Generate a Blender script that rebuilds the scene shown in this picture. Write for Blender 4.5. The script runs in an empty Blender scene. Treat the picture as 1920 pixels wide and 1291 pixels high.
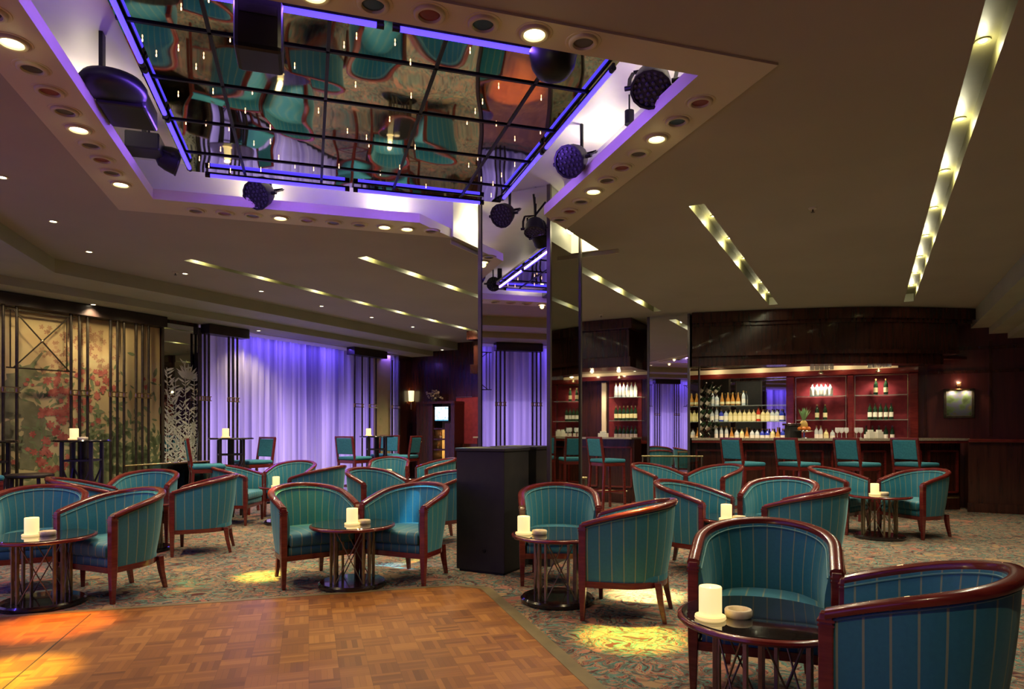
import bpy, bmesh, math, random
from math import sin, cos, pi, radians, sqrt
from mathutils import Vector, Matrix
from mathutils.geometry import tessellate_polygon

random.seed(7)
SC = bpy.context.scene
COL = SC.collection

# ------------------------------------------------------------------ camera
EYE = 1.27
cam_d = bpy.data.cameras.new('camera')
cam = bpy.data.objects.new('camera', cam_d); COL.objects.link(cam)
cam.location = (0, 0, EYE); cam.rotation_euler = (pi / 2, 0, 0)
cam_d.sensor_width = 36.0
cam_d.lens = 36.0 * 1255 / 1920
cam_d.shift_y = (803 - 645.5) / 1920
cam_d.clip_start = 0.05
SC.camera = cam

# ------------------------------------------------------------------ world, exposure
w = bpy.data.worlds.new('world'); SC.world = w; w.use_nodes = True
w.node_tree.nodes['Background'].inputs[0].default_value = (0.02, 0.018, 0.015, 1)
w.node_tree.nodes['Background'].inputs[1].default_value = 0.3
SC.view_settings.view_transform = 'Standard'
SC.view_settings.look = 'None'
SC.view_settings.exposure = 0.0
SC.view_settings.gamma = 1.0
SC.view_settings.use_curve_mapping = False
SC.cycles.max_bounces = 7
SC.cycles.diffuse_bounces = 3
SC.cycles.glossy_bounces = 4
SC.cycles.caustics_reflective = False
SC.cycles.caustics_refractive = False
SC.cycles.sample_clamp_indirect = 4.0
SC.cycles.use_denoising = True

# light levels (watts)
E_SLOT = 1.7        # each small lamp sunk in a ceiling slot
E_SLOTB = 21.0
E_DOWN = 42.0       # general ceiling downlights
E_RING = 26.0        # lit spots of the dance floor ring
E_CANDLE = 0.55
E_CURTAIN = 56.0    # unseen area lights added behind the sheer curtains
E_TUBE = 4.6
E_MURAL = 12.0      # spots without fixtures, added to light the mural
E_NOTCH = 46.0      # cove lamps around the mirrored column
WARM = (1.0, 0.80, 0.50)
GREENISH = (1.0, 0.93, 0.60)

# ------------------------------------------------------------------ room frames
TA, TB = radians(16.9), radians(28.1)
A1 = Vector((-sin(TA), cos(TA), 0)); A2 = Vector((cos(TA), sin(TA), 0))
B1 = Vector((sin(TB), cos(TB), 0)); B2 = Vector((cos(TB), -sin(TB), 0))
S2 = sqrt(0.5)
def FA(p, q, z=0): return A1 * p + A2 * q + Vector((0, 0, z))
def FB(u, v, z=0): return B1 * u + B2 * v + Vector((0, 0, z))
ROT_A = TA            # local +Y runs along A1, local +X along A2
ROT_B = -TB
ZC = 3.10

# ------------------------------------------------------------------ helpers
def tag(o, label=None, cat=None, group=None, kind=None):
    if label: o['label'] = label
    if cat: o['category'] = cat
    if group: o['group'] = group
    if kind: o['kind'] = kind
    return o

def empty(name, loc=(0, 0, 0), rz=0, label=None, cat=None, group=None, rot=None):
    o = bpy.data.objects.new(name, None); COL.objects.link(o)
    o.empty_display_size = 0.1
    o.location = loc
    o.rotation_euler = rot if rot else (0, 0, rz)
    return tag(o, label, cat, group)

def kids(o): return [c for c in bpy.data.objects if c.parent == o]

def copy_tree(o, parent=None):
    c = o.copy(); COL.objects.link(c)
    if parent is not None: c.parent = parent
    for k in o.children: copy_tree(k, c)
    return c

def copy_thing(o, loc, rz=None, label=None, group=None, rot=None):
    c = copy_tree(o); c.location = loc
    if rz is not None: c.rotation_euler = (0, 0, rz)
    if rot is not None: c.rotation_euler = rot
    if label: c['label'] = label
    if group: c['group'] = group
    return c

class MB:
    def __init__(s): s.v = []; s.f = []; s.uv = []; s.m = []
    def add(s, vs, fs, uvs=None, mi=0):
        n = len(s.v); s.v += [tuple(x) for x in vs]
        for i, f in enumerate(fs):
            s.f.append([k + n for k in f]); s.m.append(mi)
            s.uv.append(uvs[i] if uvs else [(0, 0)] * len(f))
        return s
    def box(s, c, d, rz=0, mi=0, M=None):
        hx, hy, hz = d[0] / 2, d[1] / 2, d[2] / 2
        vs = [Vector((x, y, z)) for x in (-hx, hx) for y in (-hy, hy) for z in (-hz, hz)]
        R = M if M else Matrix.Rotation(rz, 3, 'Z')
        vs = [R @ p + Vector(c) for p in vs]
        return s.add(vs, [(0, 1, 3, 2), (4, 6, 7, 5), (0, 4, 5, 1), (2, 3, 7, 6), (0, 2, 6, 4), (1, 5, 7, 3)], mi=mi)
    def bar(s, a, b, w, h=None, mi=0):
        a = Vector(a); b = Vector(b); h = h or w
        d = b - a; L = d.length; z = d.normalized()
        up = Vector((0, 0, 1)) if abs(z.z) < 0.95 else Vector((0, 1, 0))
        x = up.cross(z).normalized(); y = z.cross(x)
        M = Matrix((x, y, z)).transposed()
        return s.box((a + b) / 2, (w, h, L), M=M, mi=mi)
    def cyl(s, a, b, r, r2=None, n=16, mi=0, caps=True):
        a = Vector(a); b = Vector(b); r2 = r if r2 is None else r2
        z = (b - a).normalized()
        up = Vector((0, 0, 1)) if abs(z.z) < 0.95 else Vector((1, 0, 0))
        x = up.cross(z).normalized(); y = z.cross(x)
        vs = []
        for k in range(n):
            t = 2 * pi * k / n; d = x * cos(t) + y * sin(t)
            vs += [a + d * r, b + d * r2]
        fs = [(2 * k, (2 * k + 2) % (2 * n), (2 * k + 3) % (2 * n), 2 * k + 1) for k in range(n)]
        if caps:
            fs.append([2 * k for k in range(n)][::-1]); fs.append([2 * k + 1 for k in range(n)])
        return s.add(vs, fs, mi=mi)
    def lathe(s, prof, c=(0, 0, 0), n=32, mi=0, M=None, sx=1, sy=1):
        c = Vector(c); vs = []; m = len(prof)
        for k in range(n):
            t = 2 * pi * k / n
            for r, z in prof:
                p = Vector((r * cos(t) * sx, r * sin(t) * sy, z))
                if M: p = M @ p
                vs.append(p + c)
        fs = []
        for k in range(n):
            for j in range(m - 1):
                a = k * m + j; b = ((k + 1) % n) * m + j
                fs.append((a, b, b + 1, a + 1))
        return s.add(vs, fs, mi=mi)
    def tube(s, pts, r, n=8, mi=0, closed=False):
        pts = [Vector(p) for p in pts]; N = len(pts); vs = []
        px = None
        for i, p in enumerate(pts):
            if closed: d = pts[(i + 1) % N] - pts[i - 1]
            else: d = pts[min(i + 1, N - 1)] - pts[max(i - 1, 0)]
            d = d.normalized()
            if px is None:
                up = Vector((0, 0, 1)) if abs(d.z) < 0.9 else Vector((1, 0, 0))
                x = up.cross(d).normalized()
            else:
                x = (px - d * px.dot(d)).normalized()
            px = x; y = d.cross(x)
            rr = r[i] if isinstance(r, (list, tuple)) else r
            for k in range(n):
                t = 2 * pi * k / n; vs.append(p + (x * cos(t) + y * sin(t)) * rr)
        fs = []
        for i in range(N if closed else N - 1):
            j = (i + 1) % N
            for k in range(n):
                k2 = (k + 1) % n
                fs.append((i * n + k, i * n + k2, j * n + k2, j * n + k))
        if not closed:
            fs.append(list(range(n))[::-1]); fs.append([(N - 1) * n + k for k in range(n)])
        return s.add(vs, fs, mi=mi)
    def prism(s, poly, z0, z1, mi=0):
        """poly: world Vectors (x, y)."""
        n = len(poly)
        a = sum(poly[i][0] * poly[(i + 1) % n][1] - poly[(i + 1) % n][0] * poly[i][1] for i in range(n))
        if a < 0: poly = poly[::-1]
        vs = [(p[0], p[1], z0) for p in poly] + [(p[0], p[1], z1) for p in poly]
        fs = [(i, (i + 1) % n, n + (i + 1) % n, n + i) for i in range(n)]
        tris = tessellate_polygon([[Vector((p[0], p[1], 0)) for p in poly]])
        for t in tris:
            p0, p1, p2 = [Vector(poly[i][:2]) for i in t]
            ccw = (p1 - p0).cross(p2 - p0) > 0
            t = list(t) if ccw else list(t)[::-1]
            fs.append(t[::-1]); fs.append([n + i for i in t])
        return s.add(vs, fs, mi=mi)
    def sphere(s, c, r, n=12, m=8, mi=0, sc=(1, 1, 1)):
        prof = [(max(1e-4, sin(pi * j / m)) * r, -cos(pi * j / m) * r) for j in range(m + 1)]
        return s.lathe(prof, c, n, mi, M=Matrix.Diagonal(sc))
    def build(s, name, mats, parent=None, smooth=None, bevel=0, loc=None, rz=0, solid=0, flip=False):
        me = bpy.data.meshes.new(name)
        me.from_pydata(s.v, [], s.f)
        uvl = me.uv_layers.new(name='UVMap')
        k = 0
        for f in s.uv:
            for u in f:
                uvl.data[k].uv = u; k += 1
        if not isinstance(mats, (list, tuple)): mats = [mats]
        for m in mats: me.materials.append(m)
        me.polygons.foreach_set('material_index', s.m)
        me.validate(); 
        if smooth is not None:
            me.polygons.foreach_set('use_smooth', [True] * len(me.polygons))
            me.set_sharp_from_angle(angle=radians(smooth))
        me.update()
        o = bpy.data.objects.new(name, me); COL.objects.link(o)
        if parent: o.parent = parent
        if loc is not None: o.location = loc
        o.rotation_euler = (0, 0, rz)
        if bevel:
            b = o.modifiers.new('bevel', 'BEVEL'); b.width = bevel; b.segments = 2; b.limit_method = 'ANGLE'
            b.angle_limit = radians(40)
        return o

def recalc(o):
    bm = bmesh.new(); bm.from_mesh(o.data)
    bmesh.ops.recalc_face_normals(bm, faces=bm.faces); bm.to_mesh(o.data); bm.free()
    return o

# ------------------------------------------------------------------ materials
MATS = {}
def nmat(name):
    m = bpy.data.materials.new(name); m.use_nodes = True
    return m, m.node_tree.nodes, m.node_tree.links, m.node_tree.nodes['Principled BSDF']
def pb(name, col, rough=0.5, metal=0, coat=0, spec=0.5, emit=None, es=0, trans=0, alpha=1):
    m, N, L, b = nmat(name)
    b.inputs['Base Color'].default_value = (*col, 1); b.inputs['Roughness'].default_value = rough
    b.inputs['Metallic'].default_value = metal; b.inputs['Coat Weight'].default_value = coat
    b.inputs['Specular IOR Level'].default_value = spec
    b.inputs['Transmission Weight'].default_value = trans
    b.inputs['Alpha'].default_value = alpha
    if emit: b.inputs['Emission Color'].default_value = (*emit, 1); b.inputs['Emission Strength'].default_value = es
    MATS[name] = m
    return m
def noisy(name, c1, c2, scale=8, rough=0.5, coat=0, bump=0, stretch=(1, 1, 1), metal=0, detail=3, rr=None):
    m, N, L, b = nmat(name)
    tc = N.new('ShaderNodeTexCoord'); mp = N.new('ShaderNodeMapping'); mp.inputs['Scale'].default_value = stretch
    ns = N.new('ShaderNodeTexNoise'); ns.inputs['Scale'].default_value = scale; ns.inputs['Detail'].default_value = detail
    L.new(tc.outputs['Object'], mp.inputs[0]); L.new(mp.outputs[0], ns.inputs['Vector'])
    r = N.new('ShaderNodeValToRGB'); r.color_ramp.elements[0].position = 0.35; r.color_ramp.elements[1].position = 0.65
    r.color_ramp.elements[0].color = (*c1, 1); r.color_ramp.elements[1].color = (*c2, 1)
    L.new(ns.outputs['Fac'], r.inputs[0]); L.new(r.outputs[0], b.inputs['Base Color'])
    b.inputs['Roughness'].default_value = rough; b.inputs['Coat Weight'].default_value = coat
    b.inputs['Metallic'].default_value = metal
    if bump:
        bp = N.new('ShaderNodeBump'); bp.inputs['Strength'].default_value = bump; bp.inputs['Distance'].default_value = 0.01
        L.new(ns.outputs['Fac'], bp.inputs['Height']); L.new(bp.outputs[0], b.inputs['Normal'])
    MATS[name] = m
    return m

M_ceil = noisy('ceiling paint', (0.36, 0.33, 0.24), (0.39, 0.355, 0.26), 1.2, 0.85)
M_cove = noisy('cove paint', (0.36, 0.37, 0.25), (0.40, 0.405, 0.28), 2, 0.7)
M_ring = noisy('ring paint', (0.56, 0.50, 0.33), (0.60, 0.54, 0.36), 2, 0.6)
M_white = noisy('cavity white paint', (0.74, 0.72, 0.66), (0.80, 0.78, 0.70), 3, 0.45)
M_slot = noisy('slot reflector', (0.15, 0.14, 0.060), (0.18, 0.165, 0.072), 5, 0.45)
M_mahog = noisy('mahogany lacquer', (0.115, 0.012, 0.010), (0.17, 0.022, 0.015), 9, 0.22, 0.5, stretch=(1, 1, 6))
M_dwood = noisy('dark mahogany panelling', (0.032, 0.008, 0.005), (0.058, 0.015, 0.008), 3, 0.26, 0.25, stretch=(8, 8, 0.6))
M_rwood = noisy('red mahogany wall', (0.055, 0.010, 0.008), (0.085, 0.016, 0.012), 2.5, 0.35, 0.2, stretch=(9, 9, 0.5))
M_rcloth = noisy('claret wall fabric', (0.20, 0.012, 0.022), (0.27, 0.02, 0.03), 12, 0.7)
M_black = noisy('black paint', (0.008, 0.008, 0.008), (0.014, 0.013, 0.012), 10, 0.55)
M_blackmetal = pb('black metal', (0.012, 0.012, 0.014), 0.4, 0.5)
M_bronze = noisy('bronze metal', (0.20, 0.16, 0.085), (0.27, 0.21, 0.12), 20, 0.36, metal=0.7)
M_dbronze = noisy('dark bronze metal', (0.045, 0.036, 0.024), (0.07, 0.055, 0.035), 20, 0.35, metal=0.6)
M_brass = noisy('brass', (0.55, 0.42, 0.20), (0.62, 0.48, 0.24), 20, 0.25, metal=1)
M_chrome = pb('polished steel', (0.7, 0.7, 0.68), 0.15, 1)
M_column = noisy('column trim bronze', (0.10, 0.085, 0.075), (0.13, 0.11, 0.09), 6, 0.35, metal=0.7)
M_stone = noisy('granite counter', (0.30, 0.24, 0.17), (0.48, 0.40, 0.28), 60, 0.15, 0.5)
M_wax = pb('glowing candle glass', (0.9, 0.75, 0.4), 0.4, emit=(1.0, 0.74, 0.32), es=0.98)
M_flame = pb('candle wick glow', (1, .8, .4), 0.5, emit=(1.0, 0.75, 0.35), es=4)
M_dish = noisy('marbled onyx', (0.70, 0.55, 0.33), (0.82, 0.72, 0.5), 25, 0.3)
M_lit = pb('lit lamp glass', (1, .9, .6), 0.5, emit=(1.0, 0.86, 0.50), es=9)
M_litpink = pb('lit pink lamp glass', (1, .8, .7), 0.5, emit=(1.0, 0.62, 0.50), es=7)
M_litsmall = pb('lit pinhole lamp', (1, .95, .8), 0.5, emit=(1.0, 0.90, 0.66), es=14)
M_star = pb('tiny filament bulb', (1, .8, .5), 0.5, emit=(1.0, 0.50, 0.22), es=7)
M_lens_red = pb('red lamp glass', (0.20, 0.010, 0.006), 0.35)
M_lens_blue = pb('blue lamp glass', (0.006, 0.045, 0.08), 0.35)
M_lens_dark = pb('dark lamp glass', (0.06, 0.04, 0.03), 0.35)
M_tube = pb('ultraviolet tube', (.3, .2, 1), 0.4, emit=(0.07, 0.045, 1.0), es=2.6)
M_glass = pb('clear glass', (0.9, 0.95, 0.92), 0.03, trans=1)
M_gclear = pb('drinking glass', (0.85, 0.86, 0.86), 0.08, metal=0.0, alpha=0.35)
M_paleglow = pb('cream lit panel', (0.85, 0.72, 0.50), 0.6)
M_teal_plain = noisy('teal stool fabric', (0.022, 0.17, 0.22), (0.035, 0.22, 0.27), 40, 0.8)
M_shelfglass = pb('shelf glass', (0.35, 0.42, 0.38), 0.08, alpha=0.45)

def mirror_mat(name, tint, rough, bump, scale):
    m, N, L, b = nmat(name)
    b.inputs['Base Color'].default_value = (*tint, 1); b.inputs['Metallic'].default_value = 1
    b.inputs['Roughness'].default_value = rough
    if bump:
        tc = N.new('ShaderNodeTexCoord'); ns = N.new('ShaderNodeTexNoise')
        ns.inputs['Scale'].default_value = scale; ns.inputs['Detail'].default_value = 0
        bp = N.new('ShaderNodeBump'); bp.inputs['Strength'].default_value = 1; bp.inputs['Distance'].default_value = bump
        L.new(tc.outputs['Object'], ns.inputs['Vector']); L.new(ns.outputs['Fac'], bp.inputs['Height']); L.new(bp.outputs[0], b.inputs['Normal'])
    return m
M_mirror = mirror_mat('clear mirror', (0.80, 0.80, 0.78), 0.012, 0, 1)
M_mirror_dim = mirror_mat('smoked mirror', (0.52, 0.54, 0.48), 0.02, 0, 1)
M_mirror_ceil = mirror_mat('rippled ceiling mirror', (0.46, 0.47, 0.44), 0.03, 0.0060, 2.2)

def fabric():
    m, N, L, b = nmat('teal striped upholstery')
    uv = N.new('ShaderNodeUVMap'); sp = N.new('ShaderNodeSeparateXYZ'); L.new(uv.outputs[0], sp.inputs[0])
    def math_(op, a, v=None, c=None):
        n = N.new('ShaderNodeMath'); n.operation = op
        for i, x in enumerate((a, v, c)):
            if x is None: continue
            if isinstance(x, (int, float)): n.inputs[i].default_value = x
            else: L.new(x, n.inputs[i])
        return n.outputs[0]
    s = math_('DIVIDE', sp.outputs[0], 0.080)
    fr = math_('FRACT', s)
    d = math_('ABSOLUTE', math_('SUBTRACT', fr, 0.5))
    line = math_('LESS_THAN', d, 0.048)
    soft = N.new('ShaderNodeTexNoise'); soft.inputs['Scale'].default_value = 60
    tc = N.new('ShaderNodeTexCoord'); L.new(tc.outputs['Object'], soft.inputs['Vector'])
    base = N.new('ShaderNodeValToRGB'); base.color_ramp.elements[0].color = (0.019, 0.145, 0.200, 1); base.color_ramp.elements[1].color = (0.030, 0.205, 0.270, 1)
    L.new(soft.outputs['Fac'], base.inputs[0])
    wid = math_('LESS_THAN', math_('ABSOLUTE', math_('SUBTRACT', math_('FRACT', math_('DIVIDE', sp.outputs[0], 0.040)), 0.5)), 0.25)
    mx0 = N.new('ShaderNodeMix'); mx0.data_type = 'RGBA'
    L.new(math_('MULTIPLY', wid, 0.25), mx0.inputs[0]); L.new(base.outputs[0], mx0.inputs[6]); mx0.inputs[7].default_value = (0.028, 0.19, 0.25, 1)
    mx = N.new('ShaderNodeMix'); mx.data_type = 'RGBA'
    L.new(math_('MULTIPLY', line, 0.85), mx.inputs[0]); L.new(mx0.outputs[2], mx.inputs[6]); mx.inputs[7].default_value = (0.26, 0.30, 0.17, 1)
    L.new(mx.outputs[2], b.inputs['Base Color']); b.inputs['Roughness'].default_value = 0.55
    b.inputs['Sheen Weight'].default_value = 0.4; b.inputs['Sheen Roughness'].default_value = 0.4
    b.inputs['Sheen Tint'].default_value = (0.5, 0.9, 0.9, 1)
    bp = N.new('ShaderNodeBump'); bp.inputs['Strength'].default_value = 0.15; bp.inputs['Distance'].default_value = 0.003
    L.new(soft.outputs['Fac'], bp.inputs['Height']); L.new(bp.outputs[0], b.inputs['Normal'])
    return m
M_teal = fabric()
M_piping = pb('teal piping', (0.10, 0.27, 0.27), 0.6)

def carpet():
    m, N, L, b = nmat('floral carpet')
    tc = N.new('ShaderNodeTexCoord')
    warp = N.new('ShaderNodeTexNoise'); warp.inputs['Scale'].default_value = 3.2; warp.inputs['Detail'].default_value = 2
    L.new(tc.outputs['Object'], warp.inputs['Vector'])
    vm = N.new('ShaderNodeVectorMath'); vm.operation = 'MULTIPLY_ADD'
    L.new(warp.outputs['Color'], vm.inputs[0]); vm.inputs[1].default_value = (0.35, 0.35, 0); L.new(tc.outputs['Object'], vm.inputs[2])
    v1 = N.new('ShaderNodeTexVoronoi'); v1.inputs['Scale'].default_value = 3.3; L.new(vm.outputs[0], v1.inputs['Vector'])
    v2 = N.new('ShaderNodeTexVoronoi'); v2.inputs['Scale'].default_value = 9; L.new(vm.outputs[0], v2.inputs['Vector'])
    wv = N.new('ShaderNodeTexNoise'); wv.inputs['Scale'].default_value = 9.5; wv.inputs['Detail'].default_value = 3; wv.inputs['Distortion'].default_value = 2.5
    L.new(vm.outputs[0], wv.inputs['Vector'])
    r1 = N.new('ShaderNodeValToRGB'); cr = r1.color_ramp; cr.interpolation = 'CONSTANT'
    cr.elements[0].position = 0; cr.elements[0].color = (0.106, 0.035, 0.031, 1)
    cr.elements[1].position = 0.40; cr.elements[1].color = (0.090, 0.168, 0.133, 1)
    for p, c in ((0.45, (0.128, 0.224, 0.175, 1)), (0.508, (0.439, 0.190, 0.126, 1)), (0.555, (0.151, 0.049, 0.042, 1)), (0.585, (0.363, 0.253, 0.140, 1)), (0.655, (0.128, 0.232, 0.188, 1))):
        e = cr.elements.new(p); e.color = c
    L.new(wv.outputs['Fac'], r1.inputs[0])
    r2 = N.new('ShaderNodeValToRGB'); r2.color_ramp.interpolation = 'CONSTANT'
    r2.color_ramp.elements[0].color = (0.423, 0.190, 0.126, 1); r2.color_ramp.elements[1].position = 0.45; r2.color_ramp.elements[1].color = (0.363, 0.239, 0.126, 1)
    e = r2.color_ramp.elements.new(0.7); e.color = (0.340, 0.133, 0.098, 1)
    L.new(v1.outputs['Color'], r2.inputs[0])
    # petal-like rays: distance to the big cell modulated by the small cells
    sm = N.new('ShaderNodeMath'); sm.operation = 'MULTIPLY_ADD'; L.new(v2.outputs['Distance'], sm.inputs[0]); sm.inputs[1].default_value = 0.5; L.new(v1.outputs['Distance'], sm.inputs[2])
    lt = N.new('ShaderNodeMath'); lt.operation = 'LESS_THAN'; L.new(sm.outputs[0], lt.inputs[0]); lt.inputs[1].default_value = 0.47
    mx = N.new('ShaderNodeMix'); mx.data_type = 'RGBA'; L.new(lt.outputs[0], mx.inputs[0]); L.new(r1.outputs[0], mx.inputs[6]); L.new(r2.outputs[0], mx.inputs[7])
    # dark outlines between petals
    v3 = N.new('ShaderNodeTexVoronoi'); v3.feature = 'DISTANCE_TO_EDGE'; v3.inputs['Scale'].default_value = 9; L.new(vm.outputs[0], v3.inputs['Vector'])
    lt2 = N.new('ShaderNodeMath'); lt2.operation = 'LESS_THAN'; L.new(v3.outputs['Distance'], lt2.inputs[0]); lt2.inputs[1].default_value = 0.07
    mul = N.new('ShaderNodeMath'); mul.operation = 'MULTIPLY'; L.new(lt2.outputs[0], mul.inputs[0]); mul.inputs[1].default_value = 0.45
    mx2 = N.new('ShaderNodeMix'); mx2.data_type = 'RGBA'; L.new(mul.outputs[0], mx2.inputs[0]); L.new(mx.outputs[2], mx2.inputs[6]); mx2.inputs[7].default_value = (0.099, 0.056, 0.048, 1)
    L.new(mx2.outputs[2], b.inputs['Base Color']); b.inputs['Roughness'].default_value = 0.95; b.inputs['Specular IOR Level'].default_value = 0.1
    pn = N.new('ShaderNodeTexNoise'); pn.inputs['Scale'].default_value = 220; L.new(tc.outputs['Object'], pn.inputs['Vector'])
    bp = N.new('ShaderNodeBump'); bp.inputs['Strength'].default_value = 0.5; bp.inputs['Distance'].default_value = 0.006
    L.new(pn.outputs['Fac'], bp.inputs['Height']); L.new(bp.outputs[0], b.inputs['Normal'])
    return m
M_carpet = carpet()

def parquet():
    m, N, L, b = nmat('basket weave parquet')
    tc = N.new('ShaderNodeTexCoord'); sp = N.new('ShaderNodeSeparateXYZ'); L.new(tc.outputs['Object'], sp.inputs[0])
    def mt(op, a, v=None, c=None):
        n = N.new('ShaderNodeMath'); n.operation = op
        for i, x in enumerate((a, v, c)):
            if x is None: continue
            if isinstance(x, (int, float)): n.inputs[i].default_value = x
            else: L.new(x, n.inputs[i])
        return n.outputs[0]
    T = 0.152
    gx = mt('DIVIDE', sp.outputs[0], T); gy = mt('DIVIDE', sp.outputs[1], T)
    ix = mt('FLOOR', gx); iy = mt('FLOOR', gy)
    par = mt('ABSOLUTE', mt('MODULO', mt('ADD', ix, iy), 2.0))
    sl = mt('FLOOR', mt('MULTIPLY', mt('ADD', mt('MULTIPLY', gx, par), mt('MULTIPLY', gy, mt('SUBTRACT', 1.0, par))), 5.0))
    cb = N.new('ShaderNodeCombineXYZ'); L.new(ix, cb.inputs[0]); L.new(iy, cb.inputs[1]); L.new(sl, cb.inputs[2])
    wn = N.new('ShaderNodeTexWhiteNoise'); L.new(cb.outputs[0], wn.inputs['Vector'])
    cb2 = N.new('ShaderNodeCombineXYZ'); L.new(ix, cb2.inputs[0]); L.new(iy, cb2.inputs[1])
    wn2 = N.new('ShaderNodeTexWhiteNoise'); L.new(cb2.outputs[0], wn2.inputs['Vector'])
    tone = mt('ADD', mt('MULTIPLY', wn.outputs[0], 0.55), mt('MULTIPLY', wn2.outputs[0], 0.45))
    r = N.new('ShaderNodeValToRGB')
    r.color_ramp.elements[0].color = (0.150, 0.048, 0.010, 1); r.color_ramp.elements[1].color = (0.43, 0.185, 0.038, 1)
    e = r.color_ramp.elements.new(0.5); e.color = (0.29, 0.108, 0.020, 1)
    L.new(tone, r.inputs[0])
    # fine joints
    fx = mt('FRACT', mt('MULTIPLY', mt('ADD', mt('MULTIPLY', gx, par), mt('MULTIPLY', gy, mt('SUBTRACT', 1.0, par))), 5.0))
    j = mt('LESS_THAN', fx, 0.06)
    jt = mt('MAXIMUM', mt('LESS_THAN', mt('FRACT', gx), 0.018), mt('LESS_THAN', mt('FRACT', gy), 0.018))
    jj = mt('MULTIPLY', mt('MAXIMUM', j, jt), 0.45)
    mx = N.new('ShaderNodeMix'); mx.data_type = 'RGBA'; L.new(jj, mx.inputs[0]); L.new(r.outputs[0], mx.inputs[6]); mx.inputs[7].default_value = (0.08, 0.03, 0.01, 1)
    L.new(mx.outputs[2], b.inputs['Base Color'])
    b.inputs['Roughness'].default_value = 0.42; b.inputs['Coat Weight'].default_value = 0.12; b.inputs['Coat Roughness'].default_value = 0.35
    return m
M_parquet = parquet()
M_edge = noisy('olive brass edging', (0.16, 0.12, 0.05), (0.20, 0.15, 0.065), 8, 0.5)

def mural_base():
    m, N, L, b = nmat('painted mural ground')
    tc = N.new('ShaderNodeTexCoord'); sp = N.new('ShaderNodeSeparateXYZ'); L.new(tc.outputs['Object'], sp.inputs[0])
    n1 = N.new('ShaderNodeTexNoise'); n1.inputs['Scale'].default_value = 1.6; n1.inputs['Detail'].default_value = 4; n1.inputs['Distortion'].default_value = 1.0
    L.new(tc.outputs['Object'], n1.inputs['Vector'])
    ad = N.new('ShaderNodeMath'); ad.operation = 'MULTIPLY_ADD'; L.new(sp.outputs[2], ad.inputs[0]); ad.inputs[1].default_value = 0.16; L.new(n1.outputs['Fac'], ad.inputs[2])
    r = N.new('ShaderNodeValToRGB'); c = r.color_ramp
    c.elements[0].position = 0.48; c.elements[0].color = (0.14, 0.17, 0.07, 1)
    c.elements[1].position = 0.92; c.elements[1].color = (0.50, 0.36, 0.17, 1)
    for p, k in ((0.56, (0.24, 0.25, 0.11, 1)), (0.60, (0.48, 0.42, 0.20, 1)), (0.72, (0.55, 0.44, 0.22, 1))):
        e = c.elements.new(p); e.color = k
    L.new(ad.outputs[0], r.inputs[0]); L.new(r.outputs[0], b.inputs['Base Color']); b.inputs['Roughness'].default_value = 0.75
    return m
M_mural = mural_base()
M_petal = noisy('painted crimson petals', (0.30, 0.06, 0.045), (0.48, 0.15, 0.10), 14, 0.8)
M_petal2 = noisy('painted pink petals', (0.34, 0.17, 0.09), (0.44, 0.27, 0.14), 8, 0.8)
M_leaf = noisy('painted green leaves', (0.13, 0.17, 0.07), (0.22, 0.26, 0.12), 8, 0.8)
M_branch = noisy('painted grey branch', (0.14, 0.14, 0.07), (0.22, 0.21, 0.11), 6, 0.8)
M_etch = noisy('frosted etching', (0.50, 0.52, 0.42), (0.62, 0.62, 0.50), 10, 0.6)

def curtain_mat():
    m, N, L, b = nmat('sheer white curtain')
    out = [n for n in N if n.type == 'OUTPUT_MATERIAL'][0]
    d = N.new('ShaderNodeBsdfDiffuse'); d.inputs[0].default_value = (0.72, 0.70, 0.80, 1)
    t = N.new('ShaderNodeBsdfTranslucent'); t.inputs[0].default_value = (0.80, 0.76, 0.88, 1)
    mx = N.new('ShaderNodeMixShader'); mx.inputs[0].default_value = 0.5
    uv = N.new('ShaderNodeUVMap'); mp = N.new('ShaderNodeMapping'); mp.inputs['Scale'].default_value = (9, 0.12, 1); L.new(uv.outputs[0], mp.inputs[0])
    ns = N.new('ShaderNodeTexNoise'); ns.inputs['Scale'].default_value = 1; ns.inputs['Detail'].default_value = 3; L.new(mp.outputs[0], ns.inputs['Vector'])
    rp = N.new('ShaderNodeValToRGB'); rp.color_ramp.elements[0].position = 0.36; rp.color_ramp.elements[0].color = (0.30, 0.27, 0.42, 1); rp.color_ramp.elements[1].position = 0.64; rp.color_ramp.elements[1].color = (0.92, 0.88, 0.95, 1)  # streaks in the colour stand in for fold shading and doubled fabric
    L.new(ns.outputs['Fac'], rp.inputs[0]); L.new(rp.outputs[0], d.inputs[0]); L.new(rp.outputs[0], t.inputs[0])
    tr = N.new('ShaderNodeBsdfTransparent'); mx2 = N.new('ShaderNodeMixShader'); mx2.inputs[0].default_value = 0.06
    L.new(d.outputs[0], mx.inputs[1]); L.new(t.outputs[0], mx.inputs[2])
    L.new(mx.outputs[0], mx2.inputs[1]); L.new(tr.outputs[0], mx2.inputs[2]); L.new(mx2.outputs[0], out.inputs[0])
    return m
M_curtain = curtain_mat()
M_tabletop = noisy('black speckled glass', (0.008, 0.007, 0.007), (0.022, 0.020, 0.019), 140, 0.05, 1.0)

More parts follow.
